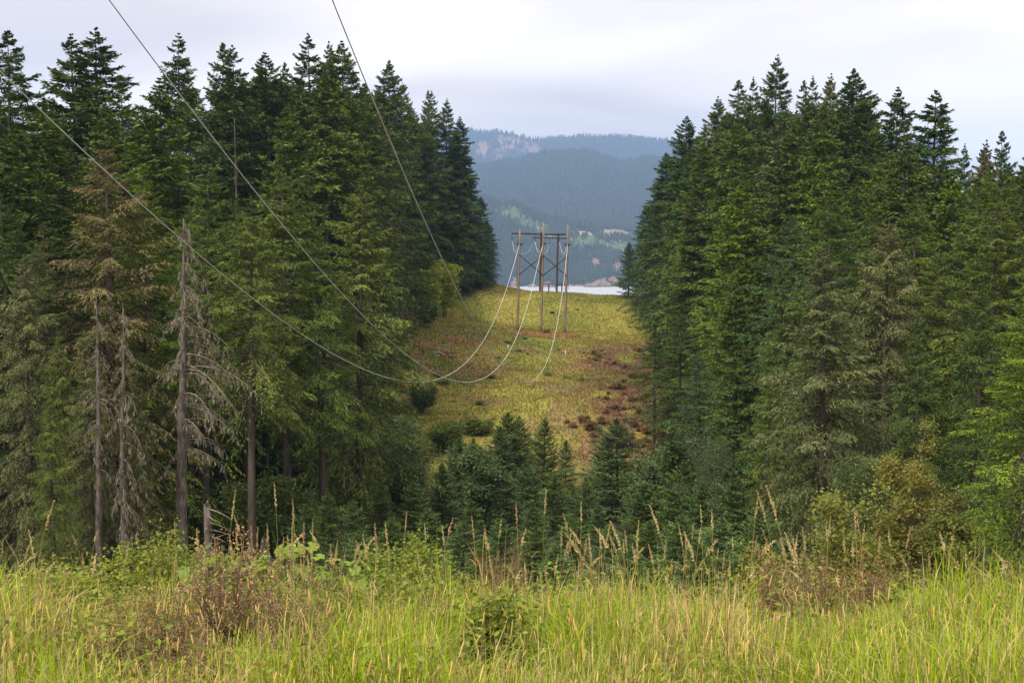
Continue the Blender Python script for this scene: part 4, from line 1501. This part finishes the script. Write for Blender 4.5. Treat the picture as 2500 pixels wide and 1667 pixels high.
def meadow_green(X, Y, n_):
    n1 = vnoise(X / 0.9, Y / 0.9, 3, 80)
    straw = r.random(n_) < np.clip(0.12 + (n1 - 0.46) * 2.6, 0.05, 0.7)
    g_ = np.array([0.30, 0.46, 0.014]) * r.uniform(0.35, 1.25, (n_, 1)) + np.array([0.10, 0.03, 0.0]) * r.random((n_, 1))
    s_ = np.array([0.64, 0.50, 0.19]) * r.uniform(0.5, 1.2, (n_, 1))
    return np.where(straw[:, None], s_, g_)


TWIG_SPOTS = [(545, 6.2, .45), (400, 5.9, .4), (680, 6.0, .4), (300, 5.6, .3), (1235, 7.6, .4), (2000, 7.4, .45), (2130, 7.5, .4), (1900, 7.2, .3), (2330, 5.3, .22), (470, 5.1, .35), (760, 5.5, .3), (1210, 5.7, .3)]


def edge_shape(X, Y):
    m_ = np.ones_like(X)
    for a, d_, rr_ in TWIG_SPOTS:
        m_ = np.minimum(m_, 0.45 + 0.55 * np.clip(np.hypot(X - xg(a, d_), Y - d_ + 0.15) / rr_ - 0.3, 0, 1))
    tus = np.clip((vnoise(X / 0.32, Y / 0.32, 2, 95) - 0.58) * 6, 0, 1) * np.clip((Y - 5.8) * 1.2, 0, 1) * 0.55
    return (1 + tus) * m_ * np.clip(1.05 - 0.28 * np.clip(Y - 6.1, 0, 2), 0.5, 1.2)


v, q, t_, c = blades(100000, 1.3, (3.2, 8.4), 0.22, 0.60, 0.0068, meadow_green, bend=0.6, hmod=edge_shape)
o = link('meadow_grass', make_mesh('meadow_grass', v, q, t_, M_GRASS, False, colors=c))
tag(o, 'dense tall green and straw meadow grass at the viewpoint', 'grass', kind='stuff')
v, q, t_, c = blades(26000, 6.0, (-4, 14), 0.22, 0.5, 0.011, meadow_green, hmod=edge_shape)
o = link('surrounding_grass', make_mesh('surrounding_grass', v, q, t_, M_GRASS, False, colors=c))
tag(o, 'looser green grass spreading around and below the meadow', 'grass', kind='stuff')

def straw_only(X, Y, n_):
    return np.array([0.50, 0.37, 0.17]) * r.uniform(0.5, 1.25, (n_, 1)) * np.array([1, 1, 1]) + np.array([0.0, 0.05, 0.0]) * r.random((n_, 1))


v, q, t_, c = blades(11000, 1.3, (3.6, 7.6), 0.36, 0.80, 0.0032, straw_only, bend=0.5, hmod=edge_shape)
o = link('dry_grass', make_mesh('dry_grass', v, q, t_, M_GRASS, False, colors=c))
tag(o, 'fine dry straw standing up through the green meadow grass', 'grass', kind='stuff')

# bent and matted long blades
v, q, t_, c = blades(7000, 1.3, (3.4, 7.4), 0.38, 0.70, 0.0062, meadow_green, bend=1.1, hmod=edge_shape)
o = link('bent_grass', make_mesh('bent_grass', v, q, t_, M_GRASS, False, colors=c))
tag(o, 'long arching and bent-over grass blades tangled in the meadow', 'grass', kind='stuff')
# small broad-leaved weeds in patches
n_ = 26000
Y = r.uniform(4.2, 8.2, n_)
X = r.uniform(-1, 1, n_) * (Y * 0.5 + 1.2)
pz = vnoise(X / 0.7, Y / 0.7, 3, 90) + np.clip(-X / 6, 0, 0.22) + np.clip((Y - 6.4) * 0.08, 0, 0.12)
ok = pz > 0.60
X, Y = X[ok], Y[ok]
n_ = len(X)
P = np.stack([X, Y, hgt(X, Y) + r.uniform(0.12, 0.46, n_) * (0.6 + 0.7 * vnoise(X / 0.4, Y / 0.4, 2, 91))], -1)
d_ = r.normal(0, 1, (n_, 3)) * np.array([1, 1, 0.4])
d_ /= np.linalg.norm(d_, axis=1, keepdims=True)
L = r.uniform(0.018, 0.05, n_)
v, q = sprays(P, d_, L, L * 0.55, r, 0.1, 0.8)
cw = np.array([0.22, 0.29, 0.03]) * r.uniform(0.45, 1.25, (n_, 1)) + np.array([0.12, 0.02, 0]) * (r.random((n_, 1)) < 0.12)
o = link('meadow_weeds', make_mesh('meadow_weeds', v, q, None, M_GRASS, False, colors=np.repeat(cw, 4, 0)))
tag(o, 'small broad-leaved weeds growing in patches through the grass', 'weeds', kind='stuff')

# short amber seed spikes spread through the grass
n_ = 1700
Y = 4.0 + 2.9 * r.random(n_)**1.5
X = r.uniform(-1, 1, n_) * (Y * 0.5 + 1.0)
Z0 = hgt(X, Y)
H = r.uniform(0.26, 0.54, n_) * np.clip(1.0 - 0.2 * (Y - 5.5), 0.7, 1.1)
ln = r.normal(0, 0.07, (n_, 2))
L = r.uniform(0.03, 0.085, n_)
w = r.uniform(0.0018, 0.0045, n_)
tip = np.stack([X + ln[:, 0], Y + ln[:, 1], Z0 + H], -1)
ax = np.stack([ln[:, 0] * 2 + r.normal(0, 0.17, n_), ln[:, 1] * 2 + r.normal(0, 0.17, n_), np.ones(n_)], -1)
ax /= np.linalg.norm(ax, axis=1, keepdims=True)
V = [np.stack([X, Y, Z0], -1)] * 0
rings = ((0.0, 0.35), (0.3, 1.0), (0.7, 0.8))
for f, ww in rings:
    for k in range(4):
        a = k * math.pi / 2 + 0.4
        V.append(tip + ax * (L * f)[:, None] + np.stack([np.cos(a) * w * ww, np.sin(a) * w * ww, 0 * w], -1))
V.append(tip + ax * L[:, None])
for k in range(3):
    a = k * 2.094
    V.append(np.stack([X + 0.0016 * np.cos(a), Y + 0.0016 * np.sin(a), Z0], -1))
for k in range(3):
    a = k * 2.094
    V.append(tip + np.array([0.0012 * math.cos(a), 0.0012 * math.sin(a), 0.004]))
V = np.stack(V, 1)
b_ = (np.arange(n_) * V.shape[1])[:, None]
q = np.concatenate([b_ + np.array([[lv * 4 + k, lv * 4 + (k + 1) % 4, lv * 4 + 4 + (k + 1) % 4, lv * 4 + 4 + k]]) for lv in (0, 1) for k in range(4)]
                   + [b_ + np.array([[13 + k, 13 + (k + 1) % 3, 16 + (k + 1) % 3, 16 + k]]) for k in range(3)])
t_ = np.concatenate([b_ + np.array([[8 + k, 8 + (k + 1) % 4, 12]]) for k in range(4)])
cs = np.array([0.72, 0.48, 0.16]) * r.uniform(0.65, 1.2, (n_, 1)) + np.array([0.03, 0.08, 0.06]) * r.random((n_, 1))
C = np.repeat(cs[:, None, :], V.shape[1], 1)
C[:, 13:] = (np.array([0.22, 0.23, 0.06]) * r.uniform(0.7, 1.3, (n_, 1)))[:, None, :]
o = link('seed_spikes', make_mesh('seed_spikes', V.reshape(-1, 3), q, t_, M_GRASS, False, colors=C.reshape(-1, 3)))
tag(o, 'short amber grass seed spikes scattered all through the meadow', 'grass', kind='stuff')


# tall flowering stalks
def stalk(seed, H, head, bend, loose):
    rr = np.random.default_rng(seed)
    s = np.linspace(0, 1, 10)
    P = np.stack([bend * H * s**2.4, 0.02 * np.sin(s * 3), H * (s - 0.25 * bend * s**3)], -1)
    P[0, 2] = -0.05
    g = Geo()
    g.tube(P, np.linspace(0.0025, 0.0015, 10), 4, cap=False)
    # one or two leaf blades on the stem
    for k in range(2):
        f = rr.uniform(0.2, 0.6)
        q0 = np.array([np.interp(f, s, P[:, c]) for c in range(3)])
        a = rr.uniform(0, 6.28)
        L = rr.uniform(0.12, 0.24)
        u = np.linspace(0, 1, 5)
        B = q0 + np.stack([np.cos(a) * L * u, np.sin(a) * L * u, L * (0.75 * u - 0.9 * u**2)], -1)
        sd = np.array([-math.sin(a), math.cos(a), 0]) * 0.0035
        ww = np.array([0.5, 1, 0.9, 0.6, 0.05])[:, None]
        v = np.concatenate([B - sd * ww, B + sd * ww])
        g.add(v, [(i, i + 1, i + 6, i + 5) for i in range(4)])
    stem = g.mesh('stem', M_DRY)
    n_ = int(head * 560)
    f = 1 - rr.random(n_) * head / H
    q0 = np.stack([np.interp(f, s, P[:, c]) for c in range(3)], -1)
    tg = (P[-1] - P[-3]) / np.linalg.norm(P[-1] - P[-3])
    d_ = tg + rr.normal(0, 0.30 + loose, (n_, 3))
    rel = (1 - f) * H / head
    L = (0.0125 + 0.014 * loose) * rr.uniform(0.7, 1.3, n_) * np.clip(0.5 + rel, 0.5, 1.2)
    v, q = sprays(q0, d_, L, L * 0.42, rr, 0.0, 0.2)
    hd = make_mesh('seed_head', v, q, None, M_DRY, False, tint=np.repeat(np.clip(rr.normal(0.5, 0.2, n_), 0, 1), 4))
    return H, stem, hd


STALKS = [stalk(300 + k, 0.95, (0.14, 0.18, 0.12, 0.16, 0.20, 0.13, 0.15, 0.17)[k], (0.03, 0.06, 0.10, 0.02, 0.16, 0.05, 0.26, 0.0)[k], (0.0, 0.05, 0.1, 0.0, 0.2, 0.05, 0.3, 0.12)[k]) for k in range(8)]
rs = random.Random(9)
STEMC = [(0.20, 0.24, 0.05), (0.30, 0.26, 0.08), (0.40, 0.27, 0.11), (0.17, 0.22, 0.06)]
HEADC = [(0.62, 0.47, 0.24), (0.68, 0.54, 0.31), (0.52, 0.35, 0.19), (0.55, 0.46, 0.19)]
# tips that stand out in the photograph, then more of the same
key = [(137, 1208, 4), (75, 1290, 1), (185, 1295, 2), (570, 1190, 1), (668, 1175, 0), (708, 1218, 3), (722, 1240, 0), (582, 1245, 2), (418, 1262, 3), (770, 1265, 0), (730, 1290, 4), (950, 1275, 0), (985, 1250, 3),
       (1036, 1273, 0), (1085, 1280, 5), (1103, 1252, 2), (1152, 1258, 1), (1185, 1287, 0), (1218, 1265, 5), (1268, 1222, 3), (1325, 1192, 7), (1289, 1280, 2), (1374, 1243, 2), (1410, 1224, 0), (1395, 1292, 4),
       (1410, 1270, 6), (1460, 1262, 6), (1484, 1268, 1), (1492, 1260, 4), (1530, 1290, 0), (1562, 1272, 3), (1586, 1222, 4), (1665, 1278, 1), (1688, 1272, 0), (1714, 1227, 0), (1733, 1236, 3), (1710, 1287, 5),
       (1838, 1185, 4), (1870, 1168, 4), (1855, 1200, 1), (1900, 1302, 2), (2014, 1278, 0), (2032, 1262, 3), (2087, 1234, 0), (2098, 1236, 5), (2110, 1280, 0), (2140, 1305, 7), (2182, 1282, 3), (2222, 1282, 1), (2300, 1288, 2),
       (2350, 1335, 0), (2395, 1334, 3), (2450, 1330, 6), (2490, 1368, 0), (5, 1315, 0), (205, 1350, 1), (30, 1380, 2), (120, 1345, 5), (260, 1370, 0), (330, 1380, 2)]
placed_st = [(a, b_, k) for a, b_, k in key]
while len(placed_st) < 240:
    px = rs.choice([rs.uniform(0, 2500), rs.gauss(1450, 260), rs.gauss(680, 150)])
    if not -30 < px < 2530:
        continue
    placed_st.append((px, rs.uniform(1275, 1420), rs.randrange(8)))
for i, (px, py, k) in enumerate(placed_st):
    d = rs.uniform(5.9, 7.7)
    if py < 1240:
        d = rs.uniform(6.6, 7.6)
    x, y, z = at(px, py, d)
    g0 = hz(x, y)
    H = z - g0
    if H < 0.35:
        d, H = 7.6, 0.5
        x, y, z = at(px, py, 7.6)
        g0 = hz(x, y)
        H = max(0.35, z - g0)
    h0, sm, hm = STALKS[k]
    s = H / h0
    rz = rs.choice([0.0, math.pi]) + rs.gauss(0, 0.6)
    if i < len(key):
        rz = math.pi + rs.gauss(0, 0.3) if i % 3 else rs.gauss(0, 0.3)
    bendx = (0.03, 0.06, 0.10, 0.02, 0.16, 0.05, 0.26, 0.0)[k] * H
    look = ('slim upright', 'leaning', 'curved', 'straight', 'arching', 'narrow', 'drooping loose-headed', 'open-headed')[k]
    e = empty('grass_stalk', (x - math.cos(rz) * bendx, y - math.sin(rz) * bendx, g0), f'tall {look} straw grass stalk with seed head at the meadow edge', 'grass stalk', 'tall seeding grass stalks', rz, (1.0, 1.0, s), (rs.gauss(0, 0.02), rs.gauss(0, 0.02)))
    link('stem', sm, e, color=STEMC[rs.randrange(4)])
    link('seed_head', hm, e, color=HEADC[rs.randrange(4)])

# leafy shrubs along the meadow edge
for (px, d, H, R, c, lab, sd, nl, ls) in [(400, 7.8, 0.74, 0.42, (0.19, 0.235, 0.025), 'dense leafy green shrub at the meadow edge below the tallest snag', 401, 4200, 0.032),
                                          (200, 7.3, 0.46, 0.62, (0.22, 0.265, 0.025), 'low leafy shrub at the meadow edge before the thin spruces', 402, 4200, 0.032),
                                          (40, 7.4, 0.42, 0.5, (0.19, 0.21, 0.035), 'spreading leafy shrub at the end of the meadow edge', 403, 3000, 0.032),
                                          (1010, 7.9, 0.74, 0.40, (0.19, 0.24, 0.025), 'leafy green shrub beyond the big-leaved plant', 404, 4000, 0.032),
                                          (960, 7.4, 0.46, 0.42, (0.19, 0.24, 0.025), 'lower half-hidden shrub beside the leafy green one', 405, 2600, 0.032),
                                          (1210, 5.7, 0.52, 0.32, (0.20, 0.24, 0.03), 'yellow-green shrub alone in the middle of the meadow grass', 406, 2600, 0.034),
                                          (2090, 11.0, 1.85, 0.62, (0.19, 0.21, 0.03), 'big yellow-green bush behind the brown twiggy shrub', 407, 9000, 0.045),
                                          (1860, 8.4, 0.75, 0.34, (0.17, 0.18, 0.03), 'small golden leafed shrub at the meadow edge', 408, 2600, 0.032),
                                          (560, 7.4, 0.55, 0.5, (0.17, 0.23, 0.03), 'low bright shrub beneath the big-leaved plant', 409, 2000, 0.05),
                                          (800, 6.8, 0.5, 0.4, (0.17, 0.22, 0.03), 'small bright shrub between the brown twigs and the leafy edge', 410, 2200, 0.032)]:
    put_shrub('leafy_shrub', xg(px, d), d, lab, 'bush', c, 'leafy shrubs along the meadow edge', seed=sd, H=H, R=R, nstem=9, nleaf=nl, lsize=ls, clusters=110, spread=0.13, stem_r=0.006)

# dry twiggy shrubs in the meadow
twiggy = [shrub(420 + k, 0.85, 0.42, 16, 1700, 0.018, M_TWIG, clusters=520, spread=0.10, stem_r=0.0075, leafmat=M_TWIG, start=0.2, upright=0.3) for k in range(3)]
for i, (px, d, sc, c, lab) in enumerate([(545, 6.2, 0.95, (0.33, 0.20, 0.11), 'brown leafless twiggy shrub, tallest in the meadow'), (400, 5.9, 0.70, (0.34, 0.22, 0.12), 'brown twiggy shrub beside the tallest dry one'),
                                         (680, 6.0, 0.70, (0.33, 0.21, 0.12), 'tangled brown twiggy shrub before the big-leaved plant'), (300, 5.6, 0.65, (0.26, 0.15, 0.08), 'small brown twiggy shrub near the green end of the meadow'),
                                         (1235, 7.6, 0.72, (0.20, 0.085, 0.055), 'dark reddish dry shrub behind the grass stalks'), (2000, 7.4, 0.72, (0.31, 0.19, 0.09), 'russet dry shrub in front of the big yellow-green bush'),
                                         (2130, 7.5, 0.68, (0.30, 0.16, 0.08), 'second russet dry shrub beside the yellow-green bush'), (1900, 7.2, 0.68, (0.24, 0.13, 0.06), 'pale brown dry shrub among the stalks'),
                                         (2330, 5.3, 0.45, (0.22, 0.055, 0.03), 'small red-brown dock-like plant low in the grass'), (470, 5.1, 0.6, (0.26, 0.15, 0.085), 'low tangle of brown twigs deep in the grass'),
                                         (760, 5.5, 0.55, (0.26, 0.15, 0.085), 'thin brown twigs beside the meadow shrub patch')]):
    e = put_shrub('twiggy_shrub', xg(px, d), d, lab, 'bush', c, 'dry twiggy shrubs in the meadow', 'twigs', 'withered_leaves', i * 1.1, twiggy[i % 3], sc)


# thimbleberry-like plant with large lobed leaves, every leaf its own part
def lobed_leaf():
    pts = []
    n_ = 30
    for i in range(n_):
        a = -math.pi * 0.86 + i / (n_ - 1) * math.pi * 1.72
        lobe = 0.74 + 0.26 * abs(math.cos(a * 2.5 / 1.0))**0.8
        tooth = 1 + 0.045 * (1 if i % 2 else -1)
        pts.append((math.cos(a) * lobe * tooth * 0.5, math.sin(a) * lobe * tooth * 0.5))
    v = [(0, 0, 0)]
    for f in (0.5, 1.0):
        for i, (x, y) in enumerate(pts):
            rr2 = math.hypot(x, y) * f
            fold = 0.10 * abs(math.sin(math.atan2(y, x) * 2.5)) * f
            v.append((x * f, y * f, -0.35 * rr2**2 + fold * 0.5 + 0.05 * f))
    q = [(1 + i, 1 + n_ + i, 1 + n_ + i + 1, 1 + i + 1) for i in range(n_ - 1)]
    t_ = [(0, 1 + i, 1 + i + 1) for i in range(n_ - 1)]
    return make_mesh('leaf', v, q, t_, M_LEAF, True, tint=np.full(len(v), 0.5))


LF = lobed_leaf()
rs = random.Random(3)
for (px, d, n_, lab) in [(700, 7.3, 34, 'lime plant with big lobed leaves rising above the meadow edge'), (820, 7.4, 14, 'smaller big-leaved lime plant beside the leafy green shrub'), (500, 7.5, 16, 'low big-leaved lime plant at the foot of the tallest snag'), (615, 7.4, 16, 'big-leaved lime plant beside the broken trunk')]:
    x, y = xg(px, d), d
    e = empty('big_leaved_plant', (x, y, hz(x, y)), lab, 'plant', 'big-leaved plants at the meadow edge')
    g = Geo()
    lv = []
    for i in range(n_):
        a = rs.uniform(0, 6.28)
        R = rs.uniform(0.03, 0.26 if n_ > 20 else 0.2)
        H = rs.uniform(0.36, 0.68 if n_ > 20 else 0.56) - R * 0.5
        P = [(0.02 * math.cos(a), 0.02 * math.sin(a), -0.05), (R * 0.35 * math.cos(a), R * 0.35 * math.sin(a), H * 0.6), (R * math.cos(a), R * math.sin(a), H)]
        g.tube(P, [0.004, 0.003, 0.002], 4, cap=False)
        lv.append((P[2], a))
    link('stems', g.mesh('stems', M_LEAF), e, color=(0.14, 0.17, 0.05))
    for (p_, a) in lv:
        s = rs.uniform(0.075, 0.145)
        o = link('leaf', LF, e, p_, color=vary((0.20, 0.275, 0.028), 0.25))
        o.rotation_euler = (rs.gauss(0, 0.3), rs.gauss(0.35, 0.3), a)
        o.scale = (s, s, s)

# ------------------------------------------------------------------ haze in the valley air
m, t = new_mat('blue valley haze')
pv = N(t, 'ShaderNodeVolumePrincipled')
pv.inputs['Color'].default_value = (0.37, 0.57, 1.0, 1)
pv.inputs['Density'].default_value = 1.3e-4
pv.inputs['Anisotropy'].default_value = 0.0
o_ = N(t, 'ShaderNodeOutputMaterial')
t.links.new(pv.outputs[0], o_.inputs['Volume'])
x0_, x1_, y0_, y1_, z0_, z1_ = -6100, 6100, -150, 9320, -130, 985
g = Geo()
g.box(((x0_ + x1_) / 2, (y0_ + y1_) / 2, (z0_ + z1_) / 2), x1_ - x0_, y1_ - y0_, z1_ - z0_)
hz_o = link('haze', g.mesh('haze', m))
tag(hz_o, 'thin blue haze filling the valley air', 'haze', kind='stuff')
print('objects', len(bpy.data.objects), 'triangles', sum(len(me.loops) - 2 * len(me.polygons) for me in bpy.data.meshes))
